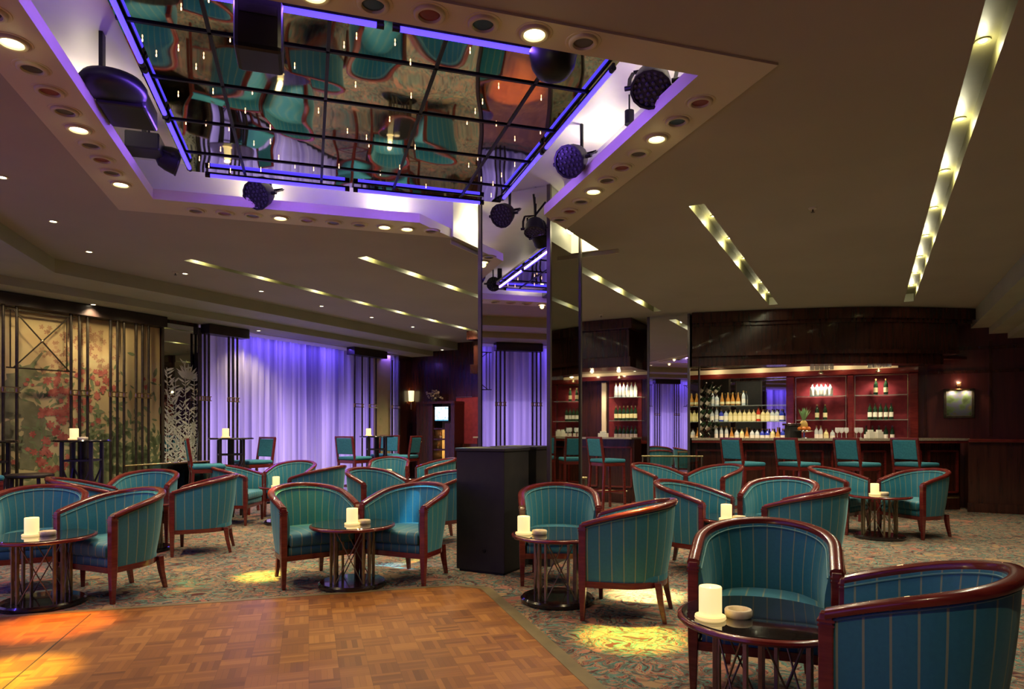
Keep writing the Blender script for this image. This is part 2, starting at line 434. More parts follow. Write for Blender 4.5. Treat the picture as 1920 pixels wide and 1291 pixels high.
# ------------------------------------------------------------------ lights helper
def lamp(name, kind, loc, energy, color, parent=None, size=0.05, angle=None, blend=0.5, aim=None, sizey=None, vis=True):
    d = bpy.data.lights.new(name, kind); d.energy = energy; d.color = color
    if kind == 'AREA':
        d.shape = 'RECTANGLE' if sizey else 'SQUARE'; d.size = size
        if sizey: d.size_y = sizey
    else: d.shadow_soft_size = size
    if kind == 'SPOT': d.spot_size = angle or radians(90); d.spot_blend = blend
    o = bpy.data.objects.new(name, d); COL.objects.link(o)
    loc = Vector(loc); o.location = loc
    if aim is not None:
        o.rotation_euler = (Vector(aim) - loc).to_track_quat('-Z', 'Y').to_euler()
    if parent: 
        o.parent = parent
    return o

# ================================================================== THE SETTING
def V2(p): return Vector((p.x, p.y))
def uv_of(p, q):   # A frame -> B frame
    return (p + q) * S2, (q - p) * S2
VL, QL, VR, UR, UB, UB2 = -8.95, -4.04, 3.0, -5.0, 12.9, 12.05
def isect_vq(v, q): return (q / S2 - v, v)      # (u, v) where v=const meets q=const
VJ = -2.95
corner = isect_vq(VL, QL)
rear_c = (UR, QL / S2 - UR)
room = [(UR, VR), (UB, VR), (UB, VJ), (UB2, VJ), (UB2, VL), corner, rear_c]
room_w = [FB(*c) for c in room]

mb = MB(); mb.prism([(p.x, p.y) for p in room_w], -0.06, 0.0)
tag(mb.build('floor', M_carpet), kind='structure')

# dance floor of parquet, laid flush on the carpet, with an olive edging strip
def poly_obj(name, pts, z0, z1, mat, rot, **k):
    mb = MB(); mb.prism(pts, z0, z1)
    return mb.build(name, mat, rz=rot, **k)
# local coords of ROT_A: x = q, y = p
PD, QD = 5.27, 1.30
c = 0.16
tag(poly_obj('dance_floor', [(-3.6, -0.9), (QD, -0.9), (QD, PD - c), (QD - c, PD), (-3.6, PD)], 0.0005, 0.008, M_parquet, ROT_A),
    'basket weave parquet dance floor in warm brown wood below the mirrored ceiling', 'dance floor')
mb = MB(); mb.box((-1.42, 2.2, 0.0085), (0.007, 6.0, 0.001)); mb.build('expansion_joint', M_black, bpy.data.objects['dance_floor'])
t_ = 0.085
tag(poly_obj('floor_edging', [(QD, -0.9), (QD + t_, -0.9), (QD + t_, PD - c + 0.03), (QD - c + 0.03, PD + t_ * 0.6), (-3.6, PD + t_ * 0.6), (-3.6, PD), (QD - c, PD), (QD, PD - c)], 0.0005, 0.010, M_edge, ROT_A),
    'olive metal edging strip around the parquet dance floor', 'edging strip')

# ---- ceiling
def inv(poly, z, mat, name, holes=(), down=True):
    loops = [[Vector((p.x, p.y, 0)) for p in poly]] + [[Vector((p.x, p.y, 0)) for p in h] for h in holes]
    flat = [p for l in loops for p in l]
    tr = tessellate_polygon(loops)
    mb = MB()
    fs = []
    for t in tr:
        a, b_, c_ = (flat[i] for i in t)
        ccw = (b_ - a).cross(c_ - a).z > 0
        fs.append(list(t)[::-1] if ccw == down else list(t))
    mb.add([(p.x, p.y, z) for p in flat], fs)
    return mb
P_IN0, P_IN1, Q_IN0, Q_IN1 = 3.02, 5.90, -1.18, 1.92
P_O0, P_O1, Q_O0, Q_O1 = 2.82, 6.28, -1.51, 2.25
NV0, NV1, NU = -3.509, -2.447, 6.47
# notch crossings
def cross_pv(p, v): u = p / S2 + v; return (p, (u + v) * S2)
def cross_qv(q, v): u = q / S2 - v; return ((u - v) * S2, q)
o_l = cross_pv(P_O1, NV0); i_l = cross_pv(P_IN1, NV0)
o_r = cross_qv(Q_O1, NV1); i_r = cross_qv(Q_IN1, NV1)
e_ = 0.015
hole_ring = [FA(P_O0 + e_, Q_O0 + e_), FA(P_O0 + e_, Q_O1 - e_), FA(o_r[0], Q_O1 - e_), FB(NU, NV1), FB(NU, NV0), FA(P_O1 - e_, o_l[1]), FA(P_O1 - e_, Q_O0 + e_)]
SLOTS = [  # v centre, u start, u end, lamp u positions
    (0.50, 0.6, 11.2, [4.06, 5.02, 5.97, 6.93, 7.89, 8.82, 9.72, 10.55]),
    (-1.25, 5.55, 10.55, [5.68, 6.25, 7.05, 7.95, 9.35, 10.1]),
    (-2.92, 6.95, 10.3, [7.1, 7.9, 8.75, 9.7]),
    (-4.78, 5.55, 10.2, [5.75, 6.60, 7.45, 8.35, 9.3]),
    (-6.53, 4.75, 11.6, [4.95, 5.86, 6.78, 7.70, 8.62, 9.54, 10.46, 11.3]),
]
SW = 0.062
slot_holes = [[FB(a, v - SW), FB(b, v - SW), FB(b, v + SW), FB(a, v + SW)] for v, a, b, _ in SLOTS]
R1V, R1Q, R2V, R2Q = -7.75, -2.62, -8.38, -3.30
def line_pt(v, q): return FB(*isect_vq(v, q))
r1c, r2c, r3c = line_pt(R1V, R1Q), line_pt(R2V, R2Q), line_pt(VL, QL)
rear = lambda q: FB(UR, q / S2 - UR)
VS = [1.43, 1.67, 1.91, VR]
main = [FB(UR, VS[0]), FB(UB, VS[0]), FB(UB, VJ), FB(UB2, VJ), FB(UB2, R1V), r1c, rear(R1Q)]
ceil = inv(main, ZC, M_ceil, 'ceiling', [hole_ring] + slot_holes)
cz = ceil
# steps on the left (two treads) and on the right (three treads)
def strip(mb, a, b, za, zb, mi=1):
    """vertical band between world points a,b."""
    mb.add([(a.x, a.y, za), (b.x, b.y, za), (b.x, b.y, zb), (a.x, a.y, zb)], [(0, 1, 2, 3)], mi=mi)
Z1, Z2 = 2.95, 2.85
for (A_, Bm, C_), z0, z1 in (((FB(UB2, R1V), r1c, rear(R1Q)), ZC, Z1), ((FB(UB2, R2V), r2c, rear(R2Q)), Z1, Z2)):
    strip(cz, A_, Bm, z0, z1); strip(cz, Bm, C_, z0, z1)
def tread(mb, outer, inner, z):
    # outer/inner triples
    vs = [(p.x, p.y, z) for p in outer + inner]; n = len(outer)
    mb.add(vs, [(i, i + 1, n + i + 1, n + i) for i in range(n - 1)], mi=1)
tread(cz, [FB(UB2, R1V), r1c, rear(R1Q)], [FB(UB2, R2V), r2c, rear(R2Q)], Z1)
tread(cz, [FB(UB2, R2V), r2c, rear(R2Q)], [FB(UB2, VL), r3c, rear(QL)], Z2)
ZS = [2.87, 2.765, 2.68]
zp = ZC
for i, z in enumerate(ZS):
    strip(cz, FB(UR, VS[i]), FB(UB, VS[i]), zp, z)
    tread(cz, [FB(UR, VS[i]), FB(UB, VS[i])], [FB(UR, VS[i + 1]), FB(UB, VS[i + 1])], z)
    zp = z
tag(cz.build('ceiling', [M_ceil, M_cove]), kind='structure')

# slot troughs
for k, (v, a, b, us) in enumerate(SLOTS):
    mb = MB(); D = 0.11
    pts = [FB(a, v - SW), FB(b, v - SW), FB(b, v + SW), FB(a, v + SW)]
    for i in range(4): strip(mb, pts[i], pts[(i + 1) % 4], ZC, ZC + D, mi=0)
    mb.add([(p.x, p.y, ZC + D) for p in pts], [(0, 1, 2, 3)])
    tag(mb.build('trim_%d' % (k + 1), M_slot), kind='structure')

# recess cavity above the dance floor
mb = MB(); ZT = 3.52
for i in range(len(hole_ring)):
    strip(mb, hole_ring[i], hole_ring[(i + 1) % len(hole_ring)], ZC, ZT, mi=0)
top = inv(hole_ring, ZT, None, '')
mb.add(top.v, top.f)
tag(mb.build('trim_6', M_white), kind='structure')

# the ring tray that carries the coloured lamps
mb = MB()
ring = [FA(P_O1, o_l[1]), FA(P_O1, Q_O0), FA(P_O0, Q_O0), FA(P_O0, Q_O1), FA(o_r[0], Q_O1), FA(i_r[0], Q_IN1), FA(P_IN0, Q_IN1), FA(P_IN0, Q_IN0), FA(P_IN1, Q_IN0), FA(P_IN1, i_l[1])]
mb.prism([(p.x, p.y) for p in ring], 3.088, 3.17)
tag(mb.build('trim_7', M_ring), kind='structure')
# slim moulding round the notch beside the mirrored column
mb = MB()
nu, nv0, nv1 = NU + 0.07, NV0 - 0.07, NV1 + 0.07
o2 = cross_pv(P_O1 + 0.1, nv0); o3 = cross_qv(Q_O1 + 0.1, nv1)
path = [FA(o2[0], o2[1]), FB(nu, nv0), FB(nu, nv1 + 0.12)]
for a, b in zip(path[:-1], path[1:]):
    mb.bar((a.x, a.y, ZC - 0.006), (b.x, b.y, ZC - 0.004), 0.012, 0.07)
a = FA(P_O0 - 0.05, Q_O0 - 0.06); b = FA(P_O1 + 0.05, Q_O0 - 0.06)
tag(mb.build('trim_8', noisy('pale cove moulding', (0.62, 0.60, 0.38), (0.66, 0.63, 0.40), 4, 0.6)), kind='structure')

# ---- walls
def wall_obj(name, a, b, z0, z1, mat, th=0.1):
    """thin solid wall whose inner face is the line a-b (room on the left going a->b)."""
    d = (b - a).normalized(); n = Vector((d.y, -d.x, 0))
    pts = [a, b, b + n * th, a + n * th]
    mb = MB(); mb.prism([(p.x, p.y) for p in pts], z0, z1)
    return tag(recalc(mb.build(name, mat)), kind='structure')
wall_obj('wall_right', FB(UR, VR), FB(UB, VR), 0, 3.3, M_rwood)
wall_obj('wall_rear', FB(*rear_c), FB(UR, VR), 0, 3.3, M_rwood)
wall_obj('wall_bar', FB(UB, VR), FB(UB, VJ), 0, 3.3, M_rwood)
wall_obj('wall_return', FB(UB, VJ), FB(UB2, VJ), 0, 3.3, M_dwood)
wall_obj('wall_back', FB(UB2, VJ), FB(UB2, VL), 0, 3.3, M_dwood)
# left wall: mural stretch, etched mirror, curtained window; then the long curtained bay on the near side
UM0, UM1, UE1, UC1 = corner[0], 6.07, 6.70, 11.55
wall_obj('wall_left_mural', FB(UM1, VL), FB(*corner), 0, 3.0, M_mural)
wall_obj('wall_left_mirror', FB(UE1, VL), FB(UM1, VL), 0, 3.0, M_dwood)
wall_obj('wall_left_end', FB(UB2, VL), FB(UC1, VL), 0, 3.0, M_dwood)
PW0, PW1 = -2.2, 7.6
pc = (corner[0] - corner[1]) * S2
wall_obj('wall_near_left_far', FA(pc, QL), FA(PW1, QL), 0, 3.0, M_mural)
wall_obj('wall_near_left', FA(PW0, QL), FB(*rear_c), 0, 3.0, M_rwood)
# outer window walls behind the curtains
def window_bay(idx, a, b, out):
    d = (b - a).normalized()
    n = Vector((d.y, -d.x, 0))
    mb = MB()
    p = [a + n * 0.55, b + n * 0.55, b + n * 0.6, a + n * 0.6]
    mb.prism([(q.x, q.y) for q in p], 0, 3.0)
    for s in (a, b):
        q = [s, s + n * 0.6, s + n * 0.6 + d * 0.03 * (1 if s is b else -1), s + d * 0.03 * (1 if s is b else -1)]
        mb.prism([(k.x, k.y) for k in q], 0, 3.0)
    q = [a, b, b + n * .6, a + n * .6]
    mb.prism([(k.x, k.y) for k in q], 2.84, 2.9)
    return tag(recalc(mb.build('window_%d' % idx, M_white)), kind='structure')
window_bay(1, FB(UC1, VL), FB(UE1, VL), 1)
window_bay(2, FA(PW1, QL), FA(PW0, QL), 1)

# baseboards
for nm, a, b in (('baseboard_left', FB(UM1, VL), FB(*corner)), ('baseboard_back', FB(UB2, -2.6), FB(UB2, VL))):
    d = (b - a).normalized(); n = Vector((-d.y, d.x, 0)); p = [a, b, b + n * 0.03, a + n * 0.03]
    mb = MB(); mb.prism([(k.x, k.y) for k in p], 0, 0.14); tag(recalc(mb.build(nm, M_dwood)), kind='structure')

# ---- sheer curtains
def curtain(name, a, b, z1, label, seed):
    rnd = random.Random(seed)
    L = (b - a).length; d = (b - a) / L; n = Vector((-d.y, d.x, 0)); N = int(L / 0.014); mb = MB(); vs = []; us_ = []
    rows = 5
    ph = [rnd.uniform(0, 6.28) for _ in range(4)]
    for i in range(N + 1):
        s = L * i / N
        off = 0.042 * sin(s * 42 + 1.6 * sin(s * 5 + ph[0])) + 0.02 * sin(s * 17 + ph[1]) + 0.012 * sin(s * 71 + ph[2] + 2 * sin(s * 3))
        for r in range(rows):
            z = 0.02 + (z1 - 0.02) * r / (rows - 1)
            k = 1.0 - 0.35 * (r / (rows - 1)) ** 3
            p = a + d * s + n * off * k
            vs.append((p.x, p.y, z)); us_.append((s, z))
    fs = [(i * rows + r, (i + 1) * rows + r, (i + 1) * rows + r + 1, i * rows + r + 1) for i in range(N) for r in range(rows - 1)]
    mb.add(vs, fs, [[us_[x] for x in f] for f in fs])
    o = mb.build(name, M_curtain, smooth=60)
    return tag(o, label, 'curtain')
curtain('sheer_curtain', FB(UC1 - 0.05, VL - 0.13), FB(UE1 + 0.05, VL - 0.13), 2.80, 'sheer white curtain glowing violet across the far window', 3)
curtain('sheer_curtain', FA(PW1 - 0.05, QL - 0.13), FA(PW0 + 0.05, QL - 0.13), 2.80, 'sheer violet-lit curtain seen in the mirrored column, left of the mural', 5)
# violet area light added behind each curtain for its glow, blue one above
VIO, BLU = (0.50, 0.36, 1.0), (0.14, 0.08, 1.0)
def curtain_lights(a, b, k):
    L = (b - a).length; d = (b - a) / L; n = Vector((-d.y, d.x, 0)); m = (a + b) / 2
    mid = m - n * 0.50; 
    o = lamp('violet_curtain_backlight', 'AREA', (mid.x, mid.y, 0.95), E_CURTAIN * L / 5 * k, VIO, size=L - 0.2, sizey=1.7, aim=(m.x, m.y, 0.95))
    top = m + n * 0.10
    o = lamp('blue_pelmet_light', 'AREA', (top.x, top.y, 2.80), 48.0 * L / 5 * k, BLU, size=L - 0.3, sizey=0.05, aim=(m.x - n.x * .12, m.y - n.y * .12, 1.6))
curtain_lights(FB(UC1, VL), FB(UE1, VL), 1.0)
curtain_lights(FA(PW1, QL), FA(PW0, QL), 1.0)

# ---- mirrored columns (square on plan, set on the B frame)
def column(u0, v0, v1, du, z1, label):
    c0 = FB(u0, v0)
    root = empty('mirrored_column', (c0.x, c0.y, 0), ROT_B, label, 'column')
    w_ = v1 - v0
    mb = MB(); mb.box((w_ / 2, du / 2, z1 / 2), (w_ - 0.012, du - 0.012, z1)); mb.build('core', M_black, root)
    e = 0.022
    for nm, (cx, cy, sx, sy), mt in (('mirror_face', (w_ / 2, 0.0, w_ - 2 * e, 0.010), M_mirror), ('mirror_side', (w_, du / 2, 0.010, du - 2 * e), M_mirror_dim),
                                     ('mirror_side', (0.0, du / 2, 0.010, du - 2 * e), M_mirror_dim)):
        mb = MB(); mb.box((cx, cy, z1 / 2 + 0.06), (sx, sy, z1 - 0.12)); mb.build(nm, mt, root)
    for x, y in ((0, 0), (w_, 0), (0, du), (w_, du)):
        mb = MB(); mb.box((x, y, z1 / 2), (e * 1.6, e * 1.6, z1)); mb.build('corner_trim', M_column, root)
    mb = MB(); mb.box((w_ / 2, du / 2, 0.06), (w_ + 0.03, du + 0.03, 0.12)); mb.build('plinth', M_column, root, bevel=0.006)
    return root
column(5.606, -3.342, -2.604, 0.74, 3.515, 'tall mirror clad column rising into the dance floor recess, behind black cabinet')
column(10.75, -3.20, -2.54, 0.70, ZC, 'narrow mirrored column standing at the left end of the main bar')

# ================================================================== CHAIRS
def plan_path(W=0.322, yf=0.265, yc=0.03, dd=0.335, n=34):
    pts = []
    for i in range(5): 
        t = i / 5; pts.append(Vector((W * (0.985 + 0.015 * t), yf + (yc - yf) * t, 0)))
    for i in range(n + 1):
        a = pi * i / n; c_, s_ = cos(a), sin(a); ex = 2 / 2.15
        pts.append(Vector((W * (abs(c_) ** ex) * (1 if c_ >= 0 else -1), yc - dd * abs(s_) ** ex, 0)))
    for i in range(1, 6):
        t = 1 - i / 5; pts.append(Vector((-W * (0.985 + 0.015 * t), yf + (yc - yf) * t, 0)))
    return pts
PATH = plan_path()
def resample(pts, n):
    L = [0]
    for a, b in zip(pts[:-1], pts[1:]): L.append(L[-1] + (b - a).length)
    out = []
    for i in range(n):
        s = L[-1] * i / (n - 1); j = 0
        while j < len(L) - 2 and L[j + 1] < s: j += 1
        t = (s - L[j]) / (L[j + 1] - L[j]); out.append(pts[j].lerp(pts[j + 1], min(1, max(0, t))))
    return out, L[-1]
PATH, PLEN = resample(PATH, 56)
def normals(P):
    out = []
    for i in range(len(P)):
        d = P[min(i + 1, len(P) - 1)] - P[max(i - 1, 0)]; out.append(Vector((d.y, -d.x, 0)).normalized() * -1)
    return out
PN = normals(PATH)
if PN[0].x < 0: PN = [-n for n in PN]
RZ = [0.632 + 0.145 * (1 - abs(2 * i / 55 - 1) ** 1.75) for i in range(56)]
def make_tub_chair():
    root = empty('tub_chair', label='x', cat='chair')
    n = len(PATH)
    # upholstered shell
    mb = MB(); vs = []; uvs = []
    prof = []
    def ring_pts(i):
        P, Nn = PATH[i], PN[i]; zt = RZ[i] - 0.012
        back = min(1, max(0, (0.2 - P.y) / 0.4))
        lean = 0.045 * back + 0.012
        out = []
        for k in range(7):
            t = k / 6; z = 0.262 + (zt - 0.262) * t
            out.append((P - Nn * (lean * (1 - t) ** 1.2 - 0.006 * sin(pi * t)) + Vector((0, 0, z)), z))
        for k in range(7):
            t = 1 - k / 6; z = 0.36 + (zt - 0.36) * t
            out.append((P - Nn * (0.040 + 0.018 * sin(pi * t) + lean * (1 - t) ** 1.5 * 0.5) + Vector((0, 0, z)), z))
        return out
    m = 14
    for i in range(n):
        for p, z in ring_pts(i):
            vs.append(p); uvs.append((PLEN * i / (n - 1), z))
    fs = []; fu = []
    for i in range(n - 1):
        for k in range(m - 1):
            q = (i * m + k, i * m + k + 1, (i + 1) * m + k + 1, (i + 1) * m + k); fs.append(q); fu.append([uvs[x] for x in q])
    # end caps
    for i in (0, n - 1):
        q = [i * m + k for k in range(m)]; fs.append(q); fu.append([(0.033, uvs[x][1]) for x in q])
    mb.add(vs, fs, fu)
    bk = mb.build('backrest', M_teal, root, smooth=50); recalc(bk)
    # piping lines along the rail
    mb = MB()
    mb.tube([PATH[i] + PN[i] * 0.004 + Vector((0, 0, RZ[i] - 0.024)) for i in range(0, n)], 0.004, 5)
    mb.tube([PATH[i] - PN[i] * 0.046 + Vector((0, 0, RZ[i] - 0.026)) for i in range(0, n)], 0.004, 5)
    mb.build('piping', M_piping, bk, smooth=60)
    # wooden top rail: rounded section swept along the path
    mb = MB(); vs = []; sec = [(0.016, -0.014), (0.020, 0.000), (0.017, 0.012), (0.006, 0.020), (-0.018, 0.020), (-0.034, 0.013), (-0.039, 0.000), (-0.036, -0.014)]
    for i in range(n):
        for dx, dz in sec: vs.append(PATH[i] + PN[i] * dx + Vector((0, 0, RZ[i] + dz)))
    k = len(sec); fs = [(i * k + j, i * k + (j + 1) % k, (i + 1) * k + (j + 1) % k, (i + 1) * k + j) for i in range(n - 1) for j in range(k)]
    fs += [list(range(k)), [(n - 1) * k + j for j in range(k)][::-1]]
    mb.add(vs, fs); rail = mb.build('top_rail', M_mahog, root, smooth=45); recalc(rail)
    # front legs run up as arm posts
    for s in (1, -1):
        x = s * (0.322 * 0.985 - 0.010); y = 0.262
        mb = MB(); h = 0.023
        sec_ = [(0.0, h * 0.62), (0.20, h * 0.95), (0.27, h * 1.05), (0.60, h * 1.05), (0.638, h * 0.9)]
        vs = []
        for z, r in sec_:
            for a, b in ((-1, -1), (1, -1), (1, 1), (-1, 1)): vs.append((x + a * r, y + b * r, z))
        fs = [(i * 4 + j, i * 4 + (j + 1) % 4, (i + 1) * 4 + (j + 1) % 4, (i + 1) * 4 + j) for i in range(len(sec_) - 1) for j in range(4)] + [(3, 2, 1, 0), (16, 17, 18, 19)]
        mb.add(vs, fs); lg = mb.build('leg', M_mahog, root, bevel=0.004)
        mb = MB(); mb.box((x, y, 0.612), (0.056, 0.056, 0.008)); mb.box((x, y, 0.596), (0.054, 0.054, 0.006)); mb.build('arm_collar', M_mahog, lg)
        xb = s * 0.185; yb = -0.215
        mb = MB(); vs = []
        for z, r, oy, ox in ((0.0, 0.014, -0.045, 0.012), (0.14, 0.019, -0.015, 0.004), (0.26, 0.023, 0, 0)):
            for a, b in ((-1, -1), (1, -1), (1, 1), (-1, 1)): vs.append((xb + s * ox + a * r, yb + oy + b * r, z))
        fs = [(i * 4 + j, i * 4 + (j + 1) % 4, (i + 1) * 4 + (j + 1) % 4, (i + 1) * 4 + j) for i in range(2) for j in range(4)] + [(3, 2, 1, 0), (8, 9, 10, 11)]
        mb.add(vs, fs); mb.build('leg', M_mahog, root, bevel=0.004)
    # seat rail
    mb = MB(); vs = []
    for i in range(n):
        back = min(1, max(0, (0.2 - PATH[i].y) / 0.4)); lean = 0.045 * back + 0.012
        for dx, z in ((-lean + 0.004, 0.222), (-lean + 0.006, 0.264), (-lean - 0.03, 0.264), (-lean - 0.03, 0.222)): vs.append(PATH[i] + PN[i] * dx + Vector((0, 0, z)))
    fs = [(i * 4 + j, i * 4 + (j + 1) % 4, (i + 1) * 4 + (j + 1) % 4, (i + 1) * 4 + j) for i in range(n - 1) for j in range(4)]
    mb.add(vs, fs); mb.box((0, 0.262, 0.243), (0.60, 0.03, 0.042)); o = mb.build('seat_rail', M_mahog, root, smooth=40); recalc(o)
    # seat base and cushion
    def slab(z0, z1, inset, front, round_, name):
        mb = MB(); P = [PATH[i] - PN[i] * inset for i in range(0, n, 2)]
        P = [Vector((p.x, min(p.y, front), 0)) for p in P]
        P = [Vector((P[0].x, front, 0))] + P[1:-1] + [Vector((P[-1].x, front, 0))]
        c0 = Vector((0, 0.0, 0)); vs = []; uvs = []; levels = [(z0, 0.02), (z0 + round_ * .5, 0.0), (z1 - round_, 0.0), (z1 - round_ * .35, 0.012), (z1, 0.04)]
        for z, ins in levels:
            for p in P:
                d = (p - c0); q = c0 + d * (1 - ins / max(0.1, d.length)); vs.append((q.x, q.y, z)); uvs.append((q.x + 0.033, z))
        k = len(P); fs = []; fu = []
        for l in range(len(levels) - 1):
            for j in range(k):
                q = (l * k + j, l * k + (j + 1) % k, (l + 1) * k + (j + 1) % k, (l + 1) * k + j); fs.append(q); fu.append([uvs[x] for x in q])
        top0 = (len(levels) - 1) * k
        vs.append((0, 0, z1 + 0.012)); uvs.append((0.033, 0)); cidx = len(vs) - 1
        for j in range(k):
            q = (top0 + j, top0 + (j + 1) % k, cidx); fs.append(q); fu.append([uvs[x] for x in q])
        q = tuple(range(k))[::-1]; fs.append(q); fu.append([uvs[x] for x in q])
        mb.add(vs, fs, fu); o = mb.build(name, M_teal, root, smooth=55); recalc(o); return o
    slab(0.250, 0.335, 0.050, 0.268, 0.02, 'seat_base')
    slab(0.330, 0.435, 0.056, 0.285, 0.035, 'seat')
    return root

TUB0 = make_tub_chair()
def fz(theta_deg):    # heading (0 = +Y, clockwise positive) -> z rotation for a thing facing local +Y
    return -radians(theta_deg)
tub_used = []
def tub(x, y, th, label):
    if not tub_used:
        TUB0.location = (x, y, 0); TUB0.rotation_euler = (0, 0, fz(th)); TUB0['label'] = label; c = TUB0
    else: c = copy_thing(TUB0, (x, y, 0), fz(th), label)
    tub_used.append(c); c['group'] = 'teal tub armchairs'
    return c
TUBS = [
    (1.250, 3.31, 203, 'teal striped tub chair facing the camera behind the nearest candlelit table'),
    (1.47, 2.43, -58, 'nearest teal tub chair, cut by the bottom edge, seen from its outer side'),
    (0.815, 4.63, -71, 'teal tub chair turned side-on left of a floor spot, right of the black cabinet table'),
    (0.39, 5.66, 180, 'teal tub chair facing the camera just right of the black cabinet'),
    (1.63, 6.13, 131, 'teal tub chair facing right, left of the middle right table'),
    (2.59, 6.44, 216, 'teal tub chair facing left and forward, behind the middle right table'),
    (2.45, 5.55, -55, 'teal tub chair showing its outer back, right of the middle right table'),
    (1.97, 9.22, 141, 'farthest right-facing teal tub chair in front of the narrow mirrored column'),
    (2.76, 8.98, 238, 'small far teal tub chair facing left in front of the bar stools'),
    (4.05, 8.36, 140, 'teal tub chair facing right at the far right table near the bar'),
    (4.84, 7.98, 254, 'teal tub chair facing left, rightmost by the dark bar front'),
    (-1.71, 5.66, 143, 'teal tub chair facing right, left of the table beside the dance floor centre'),
    (-0.87, 5.74, 206, 'teal tub chair facing left, between the centre table and black cabinet'),
    (-1.68, 8.10, 134, 'teal tub chair facing right, tucked directly behind the centre table pair'),
    (-0.79, 7.62, 230, 'teal tub chair half hidden behind the left edge of the black cabinet'),
    (-2.06, 11.25, 175, 'small far teal tub chair facing the camera in front of the violet curtain edge'),
    (-1.22, 10.9, 248, 'small far teal tub chair facing left beside the dark back wall'),
    (-3.75, 9.05, 89, 'teal tub chair facing right in front of the violet curtain'),
    (-3.22, 9.85, 186, 'teal tub chair facing the camera in front of the violet curtain'),
    (-2.50, 8.75, -78, 'dark teal tub chair seen from its back right of the curtain side table'),
    (-3.06, 5.20, 204, 'teal tub chair facing left beside the left dance floor table, lit green inside'),
    (-3.85, 5.46, 150, 'teal tub chair cut by the left edge of the picture'),
    (-3.20, 6.98, -108, 'teal tub chair seen from its outer right side in the left middle'),
    (-4.16, 7.62, 172, 'teal tub chair facing the camera behind the left dance floor chairs'),
    (-4.30, 6.72, 62, 'teal tub chair seen from behind at the left, below the mural'),
]
for t in TUBS: tub(*t)

# ================================================================== LOW TABLES
def make_low_table():
    root = empty('cocktail_table', label='x', cat='table')
    mb = MB(); mb.lathe([(1e-4, 0.470), (0.318, 0.470), (0.334, 0.474), (0.340, 0.483), (0.338, 0.493), (0.330, 0.498), (0.322, 0.4985), (1e-4, 0.4985)], n=56)
    mb.build('table_rim', M_mahog, root, smooth=40)
    mb = MB(); mb.lathe([(1e-4, 0.4975), (0.318, 0.4975), (0.321, 0.500), (0.317, 0.5025), (1e-4, 0.5025)], n=56)
    mb.build('glass_top', M_tabletop, root, smooth=30)
    mb = MB(); mb.lathe([(1e-4, 0), (0.262, 0), (0.272, 0.008), (0.272, 0.030), (0.258, 0.042), (1e-4, 0.044)], n=48)
    mb.build('base', M_black_gloss, root, smooth=40)
    R = 0.185
    for c4 in range(4):
        a0 = pi / 4 + c4 * pi / 2
        for da in (-0.15, 0.15):
            a = a0 + da; mb = MB(); mb.box((R * cos(a), R * sin(a), 0.257), (0.020, 0.017, 0.428), rz=a); mb.build('post', M_bronze, root, bevel=0.002)
        a1 = a0 + 0.19; a2_ = a0 + pi / 2 - 0.19
        pA, pB = Vector((R * cos(a1), R * sin(a1), 0)), Vector((R * cos(a2_), R * sin(a2_), 0))
        for z0, z1 in ((0.05, 0.465), (0.465, 0.05)):
            mb = MB(); mb.cyl(pA + Vector((0, 0, z0)), pB + Vector((0, 0, z1)), 0.0045, n=8); mb.build('cross_rod', M_bronze, root, smooth=60)
    return root
M_black_gloss = pb('black lacquer', (0.012, 0.007, 0.007), 0.15, coat=0.6)
LT0 = make_low_table()
LOW = [
    (1.03, 2.76, 'nearest', 'nearest round black-topped cocktail table, at the bottom right'),
    (0.335, 4.93, 'cabinet', 'round black cocktail table just right of the black cabinet'),
    (1.96, 5.79, 'middle right', 'round black cocktail table between three tub chairs in the middle right'),
    (4.27, 7.78, 'far right', 'round black cocktail table nearest the bar at the far right'),
    (2.34, 8.50, 'narrow column', 'round black cocktail table in front of the narrow mirrored column, mostly hidden'),
    (-1.29, 5.42, 'centre', 'round black cocktail table at the centre edge of the parquet'),
    (-1.22, 7.40, 'behind centre', 'round black cocktail table hidden behind the centre pair of chairs'),
    (-1.78, 10.45, 'far centre', 'far round black cocktail table near the dark back wall'),
    (-3.05, 9.00, 'curtain', 'round black cocktail table in front of the violet curtain'),
    (-3.387, 4.83, 'left', 'round black cocktail table at the left edge of the parquet'),
    (-3.85, 6.98, 'left middle', 'round black cocktail table behind the left tub chairs'),
]
low_rot = [0.25, 0.1, 0.4, 0.7, 0.2, 0.05, 0.3, 0.5, 0.1, 0.35, 0.2]
LT = {}
for i, (x, y, k, lb) in enumerate(LOW):
    if i == 0: c = LT0; c.location = (x, y, 0); c.rotation_euler = (0, 0, low_rot[0]); c['label'] = lb
    else: c = copy_thing(LT0, (x, y, 0), low_rot[i], lb)
    c['group'] = 'round cocktail tables'; LT[k] = (x, y)

# ================================================================== CANDLES AND ASHTRAYS
def make_candle():
    root = empty('candle_lamp', label='x', cat='candle')
    mb = MB(); mb.lathe([(1e-4, 0), (0.056, 0), (0.062, 0.006), (0.060, 0.016), (0.048, 0.018), (1e-4, 0.018)], n=32); mb.build('saucer', M_wax_low, root, smooth=40)
    mb = MB(); mb.lathe([(1e-4, 0.018), (0.043, 0.018), (0.045, 0.022), (0.045, 0.128), (0.043, 0.132), (0.039, 0.132), (0.038, 0.118), (1e-4, 0.114)], n=32); mb.build('candle_glass', M_wax, root, smooth=40)
    mb = MB(); mb.lathe([(0.001, 0.112), (0.004, 0.118), (0.002, 0.128), (1e-4, 0.130)], n=8); mb.build('flame', M_flame, root, smooth=60)
    return root
M_wax_low = pb('warm lit saucer glass', (0.9, 0.75, 0.4), 0.4, emit=(1.0, 0.68, 0.24), es=0.75)  # emission stands in for candlelight glowing in the saucer glass
